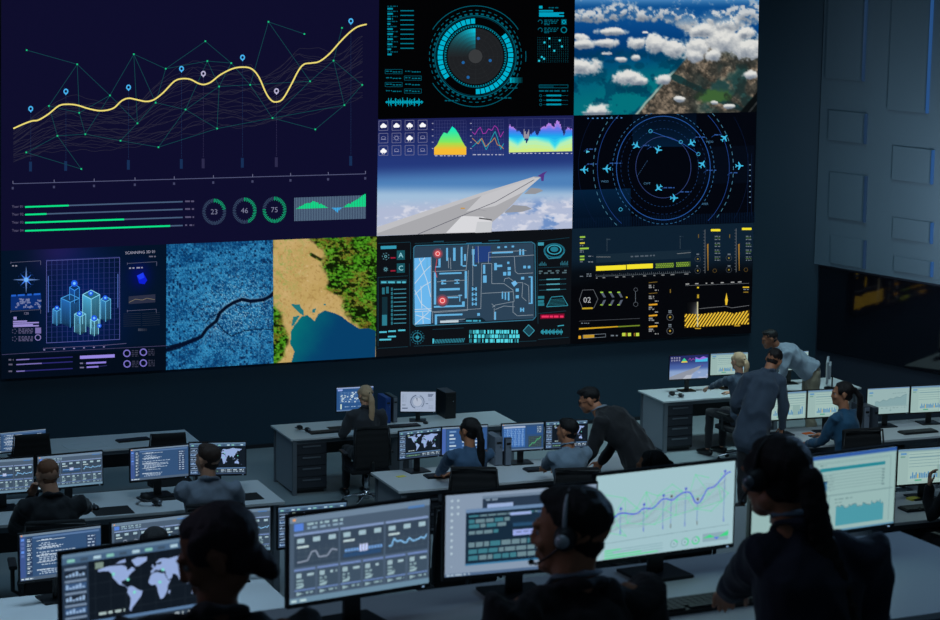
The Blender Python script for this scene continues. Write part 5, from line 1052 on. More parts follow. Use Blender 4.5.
monitor('map', (546, 421.5), (589, 419.5), 450.5, (566, 462), 1, 'world map monitor half hidden by the man in the light blue shirt')
monitor('doc', (765, 393), (807.6, 390.3), 422.5, (788, 435), 1, 'pale monitor right of the man standing with his back turned, with bar chart')
monitor('doc', (808.5, 390.2), (851, 388), 419.5, (831, 433), 1, 'pale monitor partly hidden by the head of the woman in teal')
monitor('area', (868, 388.3), (911, 386), 416.5, (887, 427), 1, 'pale monitor with a grey area chart, right of the small towers')
monitor('doc', (911.8, 386), (955, 384), 414.5, (931, 424), 1, 'pale monitor with blue bars at the right edge, middle row')
monitor('dash', (-28, 461), (34.3, 456.5), 498, (6, 510), 2, 'dashboard monitor cut by the left edge, left of the man in the dark suit')
monitor('dash', (36.5, 456.3), (103, 450.5), 492, (72, 503), 2, 'dashboard monitor partly hidden by the head of the man in the dark suit')
monitor('code', (129.5, 449), (189.2, 443.8), 483.5, (158, 497), 2, 'code monitor above the headset with a microphone, left of the man in grey')
monitor('map', (190, 442.5), (248, 441.3), 477, (220, 492), 2, 'map monitor partly hidden by the head of the man in grey')
monitor('doc', (898.7, 449), (958, 445), 487.5, (912, 500), 2, 'bar chart monitor at the right edge beside the raised hand')
monitor('code', (17.8, 534.5), (101.3, 524.5), 585, (54, 602), 3, 'code monitor at lower left, left of the foreground world map')
monitor('dash', (110, 523), (190, 513.5), 570, (152, 590), 3, 'dashboard monitor with the top of a dark-haired head before it')
monitor('dash', (191, 513), (272, 506.5), 560, (231, 582), 3, 'dashboard monitor mostly hidden behind the head of the woman with a bun')
monitor('map', (277.5, 507), (348, 501), 551, (313, 574), 3, 'monitor peeking out above the large foreground dashboard')
monitor('map', (57.5, 554), (222, 530), 650, (140, 673), 4, 'large foreground monitor with a glowing world map, in front of the woman with a bun')
monitor('dash', (286.5, 516.5), (431, 497), 611, (357, 628), 4, 'large foreground dashboard monitor right of the woman with a bun')
monitor('desktop', (445, 494), (600, 482), 583, (510, 599), 4, 'foreground monitor with dark windows, left of the man with a headset')
monitor('chart', (595, 474.8), (737.5, 458.8), 567, (665, 578), 4, 'bright foreground monitor with a blue line chart between the two headset wearers')
monitor('report', (752, 463), (898.7, 444.8), 549, (827, 566), 4, 'pale foreground monitor with bars, a table and the figure 5739')
# side-on monitor at the back right
p = P(829, 389, DECK[0]); o = empty('monitor', p, math.radians(-122), 'monitor seen from behind and side-on at the end of the back right desk', 'monitor')
f = MB(); f.box((0, -.03, .27), (.5, .03, .32), bev=.01); f.box((0, 0, .27), (.34, .04, .2), bev=.015); f.build('casing', M['panel'], o)
f = MB(); f.box((0, .04, .1), (.06, .02, .2)); f.build('neck', M['black'], o); f = MB(); f.box((0, .02, .006), (.22, .18, .012), bev=.004); f.build('stand_base', M['black'], o)
d_ = bpy.data.objects.new('display', picture('area')); C.objects.link(d_); d_.parent = o; d_.location = (0, -.047, .42); d_.scale = (.48, 1, .3)
monitor('area', (775, 352), (809.5, 350.5), 372, (792, 384), 0, 'small lit monitor behind the man in the white shirt')

# ---- keyboards, mice, towers, papers
keyboard(404, 426.5, 0, 'black keyboard in front of the lone pale monitor, back row'); mouse(425.5, 423.5, 0, 'black mouse right of the keyboard before the ring dial monitor')
keyboard(133, 440.5, 0, 'dark keyboard on the far left back desk', .1)
keyboard(325, 432.5, 0, 'black keyboard left of the blond ponytail woman, back row', .05); pad(348, 428, 0, .5, .26, 'black desk mat behind the keyboard of the blond ponytail woman', name='desk_mat', cat='desk mat')
keyboard(918, 432.5, 1, 'black keyboard below the two right-hand chart monitors'); keyboard(446, 476, 1, 'black keyboard under the hands of the woman in the blue shirt'); keyboard(545, 469.5, 1, 'black keyboard under the hand of the man in light blue')
keyboard(925, 508.5, 2, 'black keyboard at the right edge below the bar chart monitor'); keyboard(700, 606, 4, 'black keyboard under the hand of the woman with the long braid', .07)
pad(112, 511, 2, .30, .24, 'black mouse pad by the hand of the man in the dark suit'); mouse(95, 509, 2, 'dark mouse under the hand of the man in the dark suit')
pad(247, 497, 2, .22, .22, 'dark mouse pad at the right elbow of the man in grey'); pad(170, 497, 2, .40, .2, 'dark mat in front of the stand of the code monitor', name='desk_mat', cat='desk mat')
pad(401, 476.5, 1, .09, .06, 'small yellow sticky note left of the map monitor stand', .2, 'sticky', 'sticky_note', 'note', .003); pad(913, 499.5, 2, .09, .07, 'yellow sticky note on the stand of the right edge monitor', .2, 'sticky', 'sticky_note', 'note', .016)
pad(808, 433.5, 1, .12, .07, 'orange note on the desk left of the woman in teal', .2, 'orange', 'sticky_note', 'note', .006); pad(817, 437, 1, .12, .14, 'black phone on the desk of the woman in teal', .2, 'black', 'phone', 'phone', .01)
pad(85, 446, 0, .5, .3, 'sheet of paper lying on the far left back desk', .1, 'paper', 'paper_sheet', 'paper', .003)
tower_pc(384, 421, 0, 'blue upright box between the blond ponytail woman and the ring dial monitor', .07, .32, .34, body='blue', front='blue'); tower_pc(391, 420, 0, 'grey tower right of the blue upright box in the back row', .06, .32, .34)
tower_pc(446, 416, 0, 'large black tower right of the ring dial monitor', .15, .34, .35, front='black', body='black')
tower_pc(493.5, 463, 1, 'pale tower of the pair between the woman in blue and the man in light blue', .085, .26, .29, front='pcl', body='pcl'); tower_pc(503, 463, 1, 'darker tower of the pair left of the blue window monitor', .07, .26, .28)
tower_pc(859.5, 431, 1, 'pale tower beside the ponytail of the woman in teal', .07, .26, .29, front='pcl'); tower_pc(868.5, 431, 1, 'dark tower left of the area chart monitor', .065, .26, .28, front='pc')
def flat_headset(px, py, tier, rz, label):
    p = P(px, py, DECK[tier]); headset(p+Vector((0, 0, .034)), Matrix.Rotation(rz, 3, 'Z')@Matrix.Rotation(math.radians(-80), 3, 'X'), label)
flat_headset(303, 431, 0, 1.9, 'black headset on the left end of the back centre desk'); flat_headset(676, 396.5, 0, 1.9, 'black headset on the back right desk below the airliner picture'); flat_headset(150, 503.5, 2, 1.9, 'headset with a microphone lying left of the man in grey')
# ------------------------------------------------------------------ people
SK = dict(light=mat('skin_light', (222, 164, 134), .5, spec=.35), tan=mat('skin_tan', (186, 124, 92), .5, spec=.35), dark=mat('skin_dark', (132, 84, 62), .5, spec=.35))
HM = {}
def hairmat(n, col): return mat('hair_'+n, col, .5, bump=.6, bscale=60, spec=.4, stretch=(6, 6, .7))
HM = dict(black=hairmat('black', (16, 13, 14)), brown=hairmat('brown', (66, 48, 40)), ginger=hairmat('ginger', (136, 88, 62)), blond=hairmat('blond', (214, 176, 138)), darkbrown=hairmat('dark_brown', (26, 18, 18)), plum=hairmat('plum', (38, 20, 30)))
def cloth(n, col, r=.85): return mat('cloth_'+n, col, r, bump=.25, bscale=220, sheen=.15)
CL = dict(black=cloth('black', (22, 23, 28)), navy=cloth('navy', (28, 36, 54)), grey=cloth('grey', (122, 132, 146)), charcoal=cloth('charcoal', (52, 54, 60)), denim=cloth('denim', (58, 88, 118)), sky=cloth('sky', (122, 142, 160)), white=cloth('white', (128, 140, 154)), teal=cloth('teal', (34, 84, 116)), khaki=cloth('khaki', (136, 124, 104)), slate=cloth('slate', (60, 74, 92)))
SHOE = mat('shoe_leather', (14, 13, 14), .35)
SIT = dict(pel=(0, 0, .60), waist=(0, .0, .78), chest=(0, .03, .99), neckb=(0, .05, 1.13), head=(0, .085, 1.275), shL=(-.175, .035, 1.06), shR=(.175, .035, 1.06), elL=(-.25, .13, .80), elR=(.25, .13, .80), wrL=(-.17, .36, .80), wrR=(.17, .36, .80),
           hipL=(-.09, .02, .58), hipR=(.09, .02, .58), knL=(-.12, .44, .57), knR=(.12, .44, .57), anL=(-.12, .46, .10), anR=(.12, .46, .10), hy=0, hp=0, hr=0)
STAND = dict(pel=(0, 0, .95), waist=(0, 0, 1.12), chest=(0, .02, 1.33), neckb=(0, .03, 1.48), head=(0, .05, 1.63), shL=(-.18, .01, 1.40), shR=(.18, .01, 1.40), elL=(-.25, .0, 1.13), elR=(.25, 0, 1.13), wrL=(-.25, .09, .90), wrR=(.25, .09, .90),
             hipL=(-.09, 0, .93), hipR=(.09, 0, .93), knL=(-.11, .02, .50), knR=(.11, .02, .50), anL=(-.12, -.02, .09), anR=(.12, -.02, .09), hy=0, hp=0, hr=0)
def hand(mb, w, d, n, side, curl=.5, k=1.):
    w = Vector(w); d = Vector(d).normalized(); n = Vector(n); n = (n-d*n.dot(d)).normalized(); lat = d.cross(n)*side      # lat: towards the thumb
    mb.loft([w-d*.02, w+d*.03*k, w+d*.075*k, w+d*.098*k], [(.026*k, .019*k), (.036*k, .016*k), (.041*k, .014*k), (.040*k, .012*k)], ref=lat, n=12)
    rot = lambda a: d*math.cos(a)-n*math.sin(a)
    for i, (off, ln) in enumerate(((.031, .072), (.0105, .082), (-.0105, .076), (-.031, .060))):
        b = w+(d*(.088-.006*abs(i-1))+lat*off)*k; sp = lat*off*.25; a = curl*(.5+.08*i)
        p1 = b+(rot(a)+sp*4)*ln*.45*k; p2 = p1+rot(a+curl*.8)*ln*.33*k; p3 = p2+rot(a+curl*1.3)*ln*.25*k
        mb.loft([b, p1, p2, p3], [.0095*k, .0088*k, .008*k, .0068*k], n=8)
    b = w+(d*.022+lat*.026)*k; p1 = b+(d*.6+lat*.65-n*.25).normalized()*.042*k; p2 = p1+(d*.85+lat*.3-n*.35).normalized()*.034*k; p3 = p2+(d*.95-n*.3).normalized()*.022*k
    mb.loft([b, p1, p2, p3], [.0125*k, .011*k, .0095*k, .008*k], n=8)
def headshape(mb, T, fem=False):
    e = lambda c, r: mb.add([T@Vector(v) for v in _ell(c, r)[0]], _ell(c, r)[1])
    def lf(p, r, ref=(1, 0, 0), n=10):
        q = MB(); q.loft(p, r, ref=ref, n=n); mb.add([T@Vector(v) for v in q.v], q.f)
    j = .92 if fem else 1
    e((0, -.018, .032), (.076, .096, .086)); e((0, .026, -.02), (.064*j, .064, .088)); e((0, .048, -.09), (.036*j, .034, .026)); e((0, .03, -.07), (.052*j, .05, .036))
    for s in (-1, 1):
        e((s*.046*j, .0, -.066), (.02, .035, .026)); e((s*.034, .066, -.028), (.024, .018, .022))
        lf([(s*.036, .082, .022), (s*.014, .088, .02)], [.0085, .009]); e((s*.079, -.008, -.012), (.008, .019, .031)); e((s*.080, -.004, .008), (.009, .02, .016))
    lf([(0, .086, .018), (0, .095, -.006), (0, .101, -.028)], [.008, .0085, .0095]); e((-.010, .092, -.032), (.008, .009, .007)); e((.010, .092, -.032), (.008, .009, .007))
    e((0, .084, -.058), (.022, .012, .006)); e((0, .083, -.068), (.019, .012, .007)); e((0, .078, -.095), (.016, .012, .014))
_ec = {}
def _ell(c, r):
    q = MB(); q.ell(c, r); return q.v, q.f
def person(label, headpx, tier, rz, pose, outfit, hair, skin='tan', s=1., reach={}, voxel=.011, fem=False, root=None, group=None, **kw):
    J = dict(SIT if pose == 'sit' else STAND); J.update(kw); V = {k: Vector(v) for k, v in J.items() if isinstance(v, tuple)}
    k = .88 if fem else 1.
    zh = LV[tier]+s*V['head'].z
    if root is None:
        p = P(headpx[0], headpx[1], zh); hxy = Matrix.Rotation(rz, 3, 'Z')@(V['head']*s); root = Vector((p.x-hxy.x, p.y-hxy.y, LV[tier]))
    Wi = (Matrix.Translation(root)@Matrix.Rotation(rz, 4, 'Z')@Matrix.Scale(s, 4)).inverted()
    for a, (hx, hy_, dz) in reach.items():
        w_ = Wi@P(hx, hy_, DECK[tier]+dz); sh = V['sh'+a]; d0 = w_-sh; ln = d0.length
        if ln > .60: w_ = sh+d0*(.60/ln)
        m_ = sh.lerp(w_, .52); hgt = math.sqrt(max(.0, .295**2-(w_-sh).length**2/4)); q_ = Vector((-.5 if a == 'L' else .5, -.3, -1.6)); q_ = (q_-d0.normalized()*q_.dot(d0.normalized())).normalized()
        V['el'+a] = m_+q_*hgt; V['wr'+a] = w_; print('reach', a, round(ln, 2), tuple(round(c, 2) for c in w_))
    T = Matrix.Translation(V['head'])@(Matrix.Rotation(J['hy'], 4, 'Z')@Matrix.Rotation(-J['hp'], 4, 'X')@Matrix.Rotation(J['hr'], 4, 'Y'))
    sax = (V['shR']-V['shL']).normalized()
    # body
    b = MB(); headshape(b, T, fem)
    b.loft([V['neckb']-Vector((0, 0, .03)), V['neckb']+(V['head']-V['neckb'])*.4, T@Vector((0, -.018, -.05))], [(.062*k, .06*k), (.056*k, .058*k), (.054*k, .056*k)], ref=sax)
    b.loft([V['pel'], V['waist'], V['chest'], V['chest']*.35+V['neckb']*.65, V['neckb']], [(.14*k, .10*k), (.125*k, .09*k), (.12*k, .085*k), (.075*k, .055*k), (.05*k, .05*k)], ref=sax)
    for a in 'LR':
        sd_ = -1 if a == 'L' else 1
        b.loft([V['sh'+a]*.8+V['neckb']*.2, V['sh'+a], V['el'+a], V['el'+a]*.6+V['wr'+a]*.4, V['wr'+a]], [.03*k, .034*k, .030*k, .030*k, .024*k])
        b.loft([V['hip'+a], V['kn'+a], V['kn'+a]*.65+V['an'+a]*.35, V['an'+a]], [.075*k, .05*k, .048*k, .032*k])
        fw = Vector(J.get('toe'+a, (0, 1, 0))); b.loft([V['an'+a]+Vector((0, 0, -.04)), V['an'+a]+fw*.14+Vector((0, 0, -.06))], [.032, .026], n=10)
        hd = Vector(J.get('hd'+a, (V['wr'+a]-V['el'+a]).normalized())); hn = Vector(J.get('hn'+a, (0, 0, 1) if pose == 'sit' else (sd_, 0, 0)))
        hand(b, V['wr'+a], hd, hn, -sd_ if J.get('flip'+a) is None else sd_, J.get('curl'+a, .45), .96 if fem else 1.04)
    o = b.fused('person', SK[skin], voxel=voxel, smooth=2)
    o.location = root; o.rotation_euler.z = rz; o.scale = (s, s, s); tag(o, label, 'person', group)
    # eyes
    for sx in (-1, 1):
        q = MB(); q.ell(T@Vector((sx*.029, .0715, .001)), .0105); q.build('eye', mat('eye_white', (150, 148, 150), .2), o, True)
        q = MB(); q.ell(T@Vector((sx*.029, .0790, .001)), (.0055, .004, .0055), n=10, m=6); q.build('iris', mat('iris', (40, 26, 20), .2), kids(o)[-1] if False else o, True)
    # clothes
    top, legs = outfit['top'], outfit.get('legs', 'black'); f = outfit.get('fit', 1.)*k; suit = outfit.get('suit', False)
    c = MB()
    hem = V['pel']+(V['pel']-V['waist']).normalized()*(outfit.get('hem', .06 if pose == 'sit' else .17))
    c.loft([hem, V['pel'], V['waist'], V['chest'], V['chest']*.4+V['neckb']*.6, V['neckb']-Vector((0, 0, .026))], [(.185*f, .14*f) if suit else (.165*f, .125*f), (.178*f, .132*f), (.158*f, .12*f) if suit else (.145*f, .11*f), (.18*f, .13*f), (.135*f, .095*f), (.066*k, .062*k)], ref=sax, n=20)
    for a in 'LR':
        wr = V['el'+a]+(V['wr'+a]-V['el'+a])*.93; g = 1.12 if suit else 1.
        if outfit.get('short'): wr = V['el'+a]
        c.loft([V['sh'+a]*.55+V['neckb']*.45-Vector((0, 0, .015)), V['sh'+a], V['sh'+a]*.5+V['el'+a]*.5, V['el'+a], V['el'+a]*.5+wr*.5, wr], [.055*k*g, .066*k*g, .058*k*g, .05*k*g, .045*k*g, .036*k*g])
    if suit: c.loft([V['neckb']+sax*(-.055*k)+Vector((0, .02, .0)), V['neckb']+sax*(-.06*k)+Vector((0, -.03, .025)), V['neckb']+Vector((0, -.062*k, .032)), V['neckb']+sax*(.06*k)+Vector((0, -.03, .025)), V['neckb']+sax*(.055*k)+Vector((0, .02, .0))], [(.009, .022)]*5, ref=(0, 0, 1), n=8)
    c.fused('jacket' if suit else 'shirt', CL[top], o, voxel=voxel*1.15, smooth=5, fold=.016, ffreq=6, fstretch=(1.3, 1.3, .8))
    if outfit.get('collar'):
        c = MB(); nb = V['neckb']; c.loft([nb+sax*(.036*k)+Vector((0, .058, .0)), nb+sax*(.058*k)+Vector((0, .0, .04)), nb+Vector((0, -.05*k, .056)), nb+sax*(-.058*k)+Vector((0, .0, .04)), nb+sax*(-.036*k)+Vector((0, .058, .0))], [(.008, .021)]*5, ref=(0, 0, 1), n=8)
        c.build('shirt_collar', CL[outfit['collar']], o, True)
    c = MB(); c.loft([V['waist']*.4+V['pel']*.6, V['pel']], [(.125*k, .085*k), (.15*k, .11*k)], ref=sax)
    for a in 'LR': c.loft([V['hip'+a], V['hip'+a]*.5+V['kn'+a]*.5, V['kn'+a], V['kn'+a]*.5+V['an'+a]*.5, V['an'+a]+Vector((0, 0, .03))], [.092*k, .086*k, .068*k, .062*k, .05*k])
    c.fused('trousers', CL[legs], o, voxel=.014, smooth=4, fold=.008, ffreq=6)
    if outfit.get('belt'):
        c = MB(); c.loft([V['pel']*.55+V['waist']*.45, V['pel']*.45+V['waist']*.55], [(.160*k, .122*k)]*2, ref=sax, n=20, cap=False); c.build('belt', SHOE, o, True)
    for a in 'LR':
        fw = Vector(J.get('toe'+a, (0, 1, 0))); an = V['an'+a]; c = MB(); z0 = an.z-.055
        c.loft([Vector((an.x, an.y, z0+.005))-fw*.05, Vector((an.x, an.y, z0+.01))+fw*.04, Vector((an.x, an.y, z0-.005))+fw*.13, Vector((an.x, an.y, z0-.01))+fw*.18], [(.036, .04), (.04, .042), (.042, .03), (.032, .022)], ref=(1, 0, 0)); c.build('shoe', SHOE, o, True)
    # hair
    st, hc = hair; h = MB()
    def e(c_, r, tilt=0):
        q = MB(); q.ell(c_, r, Matrix.Rotation(tilt, 3, 'X') if tilt else None); h.add([T@Vector(v) for v in q.v], q.f)
    def lf(p, r, n=12, ref=(1, 0, 0), world=False):
        q = MB(); q.loft(p, r, n=n, ref=ref); h.add(q.v if world else [T@Vector(v) for v in q.v], q.f)
    if st in ('short', 'thin', 'quiff'):
        g = .004 if st == 'thin' else .0
        e((0, -.024, .042), (.079-g, .094-g, .079-g), .12); e((0, -.042, -.024), (.060-g, .048-g, .050-g))
        if st == 'quiff': e((0, .034, .094), (.052, .052, .028)); e((0, .0, .096), (.060, .066, .030))
        elif st == 'short': e((0, .018, .088), (.054, .058, .030))
    else:
        e((0, -.026, .040), (.080, .094, .079), .16); e((0, -.044, -.018), (.068, .060, .058)); e((0, .006, .076), (.056, .058, .036))
        for sx in (-1, 1): e((sx*.068, .018, .032), (.012, .036, .04))
    tail = J.get('tail')
    if st == 'bun': e((0, -.092, -.070), (.033, .032, .036)); e((.006, -.098, -.090), (.025, .024, .024)); e((0, -.08, -.04), (.035, .03, .035))
    if st == 'pony':
        e((0, -.118, .035), (.026, .028, .026)); t0 = T@Vector((0, -.125, .03)); ln = J.get('tlen', .34)
        tp_ = tail or [(0, -.03, -.06), (0, -.035, -.16), (0, -.02, -.26), (0, 0, -.34)]
        bk = Matrix.Rotation(J['hy']*.6, 3, 'Z'); lf([t0]+[t0+bk@Vector((x, y, z*ln/.34)) for x, y, z in tp_], [.024]+[(.036, .03), (.037, .03), (.03, .024), (.012, .01)][:len(tp_)], world=True)
    if st == 'braid':
        e((0, -.118, .0), (.03, .03, .03)); t0 = T@Vector((0, -.122, .0)); pts = [t0]+[t0+Vector(v) for v in tail]; n = 26
        cp = cr([tuple(v) for v in pts], 1) if False else pts
        for i in range(n):
            t = i/(n-1)*(len(pts)-1); j = min(int(t), len(pts)-2); p_ = pts[j].lerp(pts[j+1], t-j); sd2 = (-1)**i
            r = .031*(1-.3*i/n); q = MB(); q.ell(p_+Vector((sd2*.010, 0, 0)), (r*.95, r*.8, r*1.05)); h.add(q.v, q.f)
    h.fused('hair', HM[hc], o, voxel=min(voxel, .009), smooth=3, fold=.0035, ffreq=26, fstretch=(1, 1, .5))
    if st in ('pony', 'braid'):
        q = MB(); q.ell(T@Vector((0, -.128, .033 if st == 'pony' else 0)), (.024, .016, .024)); q.build('hair_tie', M['rubber'], o, True)
    W = Matrix.Translation(root)@Matrix.Rotation(rz, 4, 'Z')@Matrix.Scale(s, 4)
    return o, W, T, root
def sitchair(x, y, tier, rz, label): return chair(x, y, tier, rz, label)
def worn_headset(W, T, label, s, silver=False):
    m = W@T@Matrix.Translation((0, -.008, .012)); loc = m.to_translation(); R = m.to_3x3().normalized(); return headset(loc, R, label, True, s*.97, silver)
r_ = math.radians
# row 0
o, W, T, rt = person('person with a long blond ponytail in a dark jacket, seated, back row centre', (365, 395), 0, r_(-4), 'sit', dict(top='charcoal', suit=True), ('pony', 'blond'), 'light', 1.08, fem=True, hy=r_(16), hp=.05, tlen=.42)
sitchair(rt.x, rt.y, 0, r_(-4), 'black office chair of the blond ponytail woman, back row centre')
o, W, T, rt = person('person with blond hair in a dark top, seated at the back right desk', (738, 361), 0, r_(14), 'sit', dict(top='slate', suit=False, fit=1.05), ('pony', 'blond'), 'light', 1.08, fem=True, hy=r_(2), reach={'L': (695, 392.5, .03)}, tlen=.2)
sitchair(rt.x, rt.y, 0, r_(8), 'black office chair with a chrome base at the back right desk')
bend = dict(pel=(0, 0, .95), waist=(0, .14, 1.05), chest=(0, .32, 1.17), neckb=(0, .44, 1.27), head=(0, .55, 1.36), shL=(-.18, .36, 1.2), shR=(.18, .36, 1.2), elL=(-.22, .40, .98), elR=(.22, .40, .98), wrL=(-.18, .50, .80), wrR=(.18, .50, .80), anL=(-.12, .02, .09), anR=(.12, -.1, .09), hipL=(-.09, 0, .93), hipR=(.09, 0, .93))
person('person in a white shirt and belt bending over the back right desk', (769.5, 339), 0, r_(72), 'stand', dict(top='white', legs='khaki', hem=-.07, belt=True, fit=1.15), ('short', 'black'), 'dark', 1.12, **bend, hp=.25, hy=r_(8))
# row 1
o, W, T, rt = person('person in a blue shirt with long dark ponytail, typing in the middle row', (469, 430), 1, r_(-6), 'sit', dict(top='denim'), ('pony', 'black'), 'tan', 1.04, fem=True, hy=r_(34), reach={'L': (438, 475, .04), 'R': (449, 474, .04)}, tlen=.62, tail=[(0, -.02, -.06), (0, -.025, -.16), (0, -.0, -.26), (0, .02, -.34)])
sitchair(rt.x+.02, rt.y, 1, r_(-20), 'black mesh office chair behind the woman in the blue shirt')
o, W, T, rt = person('person with short black hair in a light blue shirt, seated typing', (567, 431), 1, r_(10), 'sit', dict(top='sky', collar='sky'), ('short', 'black'), 'tan', 1.04, hy=r_(28), reach={'L': (541, 470, .04), 'R': (556, 470, .04)})
sitchair(rt.x, rt.y, 1, r_(-12), 'black mesh office chair behind the man in the light blue shirt')
o, W, T, rt = person('person in a dark suit and glasses leaning over beside the seated man in light blue', (589, 400), 1, r_(46), 'stand', dict(top='black', suit=True, legs='black', hem=.2, collar='white', fit=1.22), ('quiff', 'black'), 'tan', 1.03,
   pel=(0, -.12, .95), waist=(0, -.02, 1.12), chest=(0, .16, 1.28), neckb=(0, .29, 1.38), head=(0, .40, 1.47), shL=(-.19, .2, 1.33), shR=(.19, .18, 1.33), elL=(-.24, .27, 1.06), elR=(.26, .2, 1.06), wrL=(-.2, .42, .86), wrR=(.22, .34, .84), hipL=(-.09, -.12, .93), hipR=(.09, -.12, .93), anL=(-.12, 0, .09), anR=(.12, -.22, .09), hp=.35, hy=r_(20))
g = empty('eyeglasses', (W@T).to_translation(), 0, 'dark-framed glasses worn by the man leaning over in a dark suit', 'glasses'); g.matrix_world = W@T
for sx in (-1, 1):
    b = MB(); b.loft([(sx*.031+.021*math.cos(t), .096, .002+.017*math.sin(t)) for t in np.linspace(0, 2*PI, 15)], [.003]*15, n=6, cap=False); b.build('rim', M['black'], g)
    b = MB(); b.loft([(sx*.052, .094, .006), (sx*.078, .0, .006)], [.0025]*2, n=6); b.build('temple', M['black'], g)
b = MB(); b.loft([(-.01, .1, .006), (.01, .1, .006)], [.0025]*2, n=6); b.build('bridge', M['black'], g)
person('person in a slate jacket standing with back turned, looking down, right of centre', (774, 360), 1, r_(-14), 'stand', dict(top='slate', suit=True, legs='black', hem=.2, fit=1.0), ('short', 'darkbrown'), 'tan', 1.02, pel=(-.08, 0, .93), waist=(-.05, .0, 1.09), chest=(.02, .07, 1.29), neckb=(.08, .13, 1.42), head=(.16, .21, 1.52), shL=(-.15, .07, 1.36), shR=(.19, .07, 1.33), elL=(-.25, .12, 1.08), elR=(.24, .06, 1.06), wrL=(-.18, .32, .98), wrR=(.24, .12, .84), hp=.5, hr=.25, hipL=(-.16, 0, .93), hipR=(.0, 0, .93), knL=(-.17, .02, .5), knR=(0, .02, .5), anL=(-.18, -.02, .09), anR=(0, -.02, .09), hy=r_(-30))
o, W, T, rt = person('person in a teal shirt with dark ponytail, seated in profile, middle row right', (842, 393.5), 1, r_(24), 'sit', dict(top='teal', fit=1.05), ('pony', 'darkbrown'), 'tan', 1.06, fem=True, hy=r_(46), reach={'L': (807, 443, .04)}, tlen=.55, tail=[(.02, -.05, -.04), (.03, -.05, -.14), (.03, -.03, -.26), (.03, -.02, -.36)])
sitchair(rt.x+.05, rt.y+.02, 1, r_(-4), 'black office chair behind the woman in teal')
# row 2
o, W, T, rt = person('person in a dark suit with thinning reddish hair, hand at the face, left side', (47, 475), 2, r_(-8), 'sit', dict(top='black', suit=True, fit=1.0), ('thin', 'ginger'), 'light', 1.02, hy=r_(22), hp=.15, head=(-.03, .11, 1.27), elL=(-.25, .26, .86), wrL=(-.13, .30, 1.08), hdL=(.25, -.3, .9), hnL=(-.6, .8, 0), curlL=.9, reach={'R': (92, 508, .04)})
sitchair(rt.x, rt.y, 2, r_(-8), 'black office chair of the man with thinning reddish hair')
o, W, T, rt = person('person in a grey suit with short brown hair, seated at left', (207.5, 459.5), 2, r_(-6), 'sit', dict(top='grey', suit=True, fit=1.03), ('short', 'brown'), 'light', 1.02, hy=r_(34), reach={'L': (179, 496, .04)})
sitchair(rt.x, rt.y, 2, r_(-6), 'black office chair of the man in the grey suit')
hp_ = P(931, 484, LV[2]+1.16)
o, W, T, rt = person('person in a black top cut by the right edge, raising a hand', (0, 0), 2, r_(12), 'sit', dict(top='black', suit=False, fit=1.05), ('short', 'black'), 'light', 1., root=P(975, 518, LV[2]+.8)-Vector((0, .0, .8)), elL=(-.27, .22, .80), wrL=(-.24, .26, 1.02), hdL=(.1, .1, .98), hnL=(-.7, .6, .1), curlL=.8)
sitchair(rt.x, rt.y, 2, r_(10), 'black office chair at the right edge')
# row 3
o, W, T, rt = person('person of whom only the dark crown shows before a dashboard monitor, lower left', (154.5, 546), 3, r_(0), 'sit', dict(top='black'), ('pony', 'black'), 'tan', .97, fem=True)
sitchair(rt.x, rt.y, 3, 0, 'black office chair of the person half hidden at lower left')
o, W, T, rt = person('person with dark hair and headset peeking above the bright chart monitor', (651, 468), 3, r_(20), 'sit', dict(top='black'), ('pony', 'black'), 'tan', 1., fem=True, hy=r_(30)); worn_headset(W, T, 'headset on the head peeking above the bright chart monitor', 1.); 
sitchair(rt.x, rt.y, 3, r_(10), 'black office chair of the person peeking above the chart monitor')
# row 4, nearest
o, W, T, rt = person('person in a dark jacket with hair in a bun, nearest at left, face in profile', (217, 553), 4, r_(-12), 'sit', dict(top='black', suit=True), ('bun', 'plum'), 'dark', 1.12, voxel=.0065, fem=True, hy=r_(80), hp=.42, shL=(-.19, .035, 1.09), shR=(.19, .035, 1.09))
sitchair(rt.x, rt.y-.05, 4, r_(0), 'black office chair of the woman with a bun, foreground')
o, W, T, rt = person('person in a dark suit wearing a headset, nearest, in the middle', (570, 531), 4, r_(4), 'sit', dict(top='black', suit=True, collar='white', fit=1.0), ('short', 'black'), 'tan', 1.1, voxel=.0065, hy=r_(48), hp=.06, shL=(-.185, .035, 1.10), shR=(.185, .035, 1.10), elL=(-.22, .1, .8), wrL=(-.08, .32, .72), elR=(.22, .1, .8), wrR=(.1, .32, .74)); worn_headset(W, T, 'silver-banded headset worn by the nearest man in the middle', 1.1, True)
sitchair(rt.x, rt.y-.05, 4, r_(0), 'black office chair of the nearest man with a headset')
o, W, T, rt = person('person in a navy jacket with a headset and long braid, nearest at right', (775, 476), 4, r_(-14), 'sit', dict(top='navy', suit=True, collar='sky', fit=.98), ('braid', 'darkbrown'), 'tan', 1.12, voxel=.0065, fem=True, hy=r_(34), hp=.12, head=(-.085, .1, 1.275), neckb=(-.04, .05, 1.14), tail=[(.015, -.02, -.08), (.04, -.02, -.18), (.08, -.04, -.28), (.125, -.06, -.42)], shL=(-.12, .035, 1.07), shR=(.17, .035, 1.07), elR=(.22, .13, .80), reach={'L': (716, 604, .04)}); worn_headset(W, T, 'headset worn by the nearest woman with the long braid', 1.12)
sitchair(rt.x, rt.y-.05, 4, r_(0), 'black office chair of the nearest woman with the braid')
# empty chairs
for px, py, tr, a_, lb in ((36, 446, 0, 180, 'empty black office chair facing away from the far left code monitor'), (172, 445, 0, 176, 'empty black chair at the far left desk, behind the code monitor'), (452, 510, 3, 0, 'black chair half hidden behind the foreground desktop monitor')):
    p = P(px, py, LV[tr]+.95); chair(p.x, p.y, tr, r_(a_), lb)
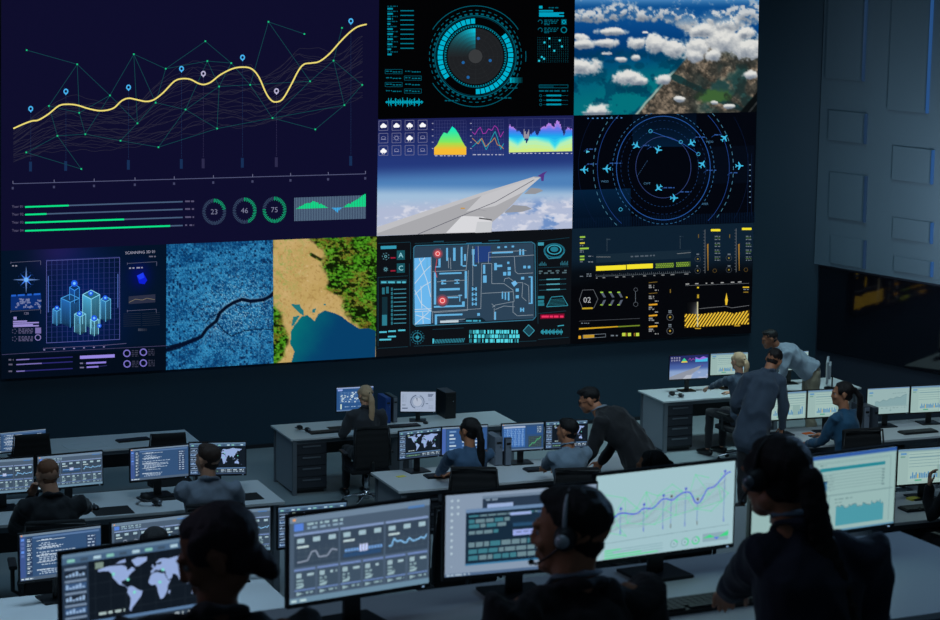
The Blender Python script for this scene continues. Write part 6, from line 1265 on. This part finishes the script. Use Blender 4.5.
# ------------------------------------------------------------------ light
w = bpy.data.worlds.new('world'); scene.world = w; w.use_nodes = True
w.node_tree.nodes['Background'].inputs[0].default_value = (.34, .55, .78, 1); w.node_tree.nodes['Background'].inputs[1].default_value = .04
def area(name, loc, target, size, energy, col, sy=None, spread=180):
    l = bpy.data.lights.new(name, 'AREA'); l.shape = 'RECTANGLE'; l.size = size; l.size_y = sy or size; l.energy = energy; l.color = col; l.spread = math.radians(spread)
    o = bpy.data.objects.new(name, l); C.objects.link(o); o.location = loc; o.rotation_euler = (Vector(target)-Vector(loc)).to_track_quat('-Z', 'Y').to_euler(); return o
area('unseen_lamp', (15, 26.6, 10), (15.2, 27.6, 0), 3, 60, (.60, .93, 1), 1.6, 60)
area('unseen_lamp', (9, 27, 10), (9, 27, 0), 6, 32, (.36, .72, 1), 2.2, 110)
area('unseen_lamp', (4.5, 17.2, 10), (4.2, 17.4, 0), 4, 34, (.40, .72, 1), 2, 100)
area('unseen_lamp', (2.6, 12.4, 9.5), (2.6, 12.9, 0), 2, 26, (.5, .76, 1), 1.5, 60)  # added downlight, brightens the lower left desk
area('unseen_lamp', (9, 20.5, 10), (9, 20.5, 0), 3, 8, (.60, .84, 1), 2, 100)
area('unseen_lamp', (13.5, 20.5, 10), (13.5, 20.5, 0), 3, 18, (.64, .9, .98), 2, 100)
area('unseen_lamp', (3.2, 6.4, 10), (3.2, 6.8, 0), 3.5, 5, (.45, .74, 1), 1.6, 110)
area('unseen_lamp', (4.5, 12.5, 10.5), (8.5, 22, 1.5), 4, 46, (.60, .82, 1), 1.6, 75)  # added fill, tilted to brighten backs of people in the middle rows
area('unseen_lamp', (9.5, 13.5, 11), (13, 24, 1.5), 4, 52, (.64, .86, 1), 1.6, 75)  # second added fill, same tilt, for the right side
area('unseen_wall_washer', tuple(SM@Vector((5.6, -2.2, 2.4))), tuple(SM@Vector((3.9, 0, 3.2))), 1.2, 52, (.86, .93, 1), 1.2, 78)
area('unseen_lamp', (8.6, 9.6, 7.4), (4.6, 6.6, 5.2), 1.2, 9, (.3, .58, 1), .8, 70)  # added blue rim lamp out of view, edges the foreground people
area('unseen_lamp', (-1.5, 8.5, 8), (2.2, 5.9, 5.3), 1.2, 2.5, (.6, .6, .9), .8, 70)  # unseen weak fill from the left, aimed at the foreground people
area('unseen_wall_washer', (1.5, 25, 11), (6, YW, 2.5), 3, 36, (.4, .75, 1), 2, 120)  # unseen lamp added to lift the left part of the front wall
scene.view_settings.view_transform = 'Standard'; scene.view_settings.look = 'None'; scene.view_settings.exposure = 0; scene.view_settings.gamma = 1
scene.view_settings.use_curve_mapping = False
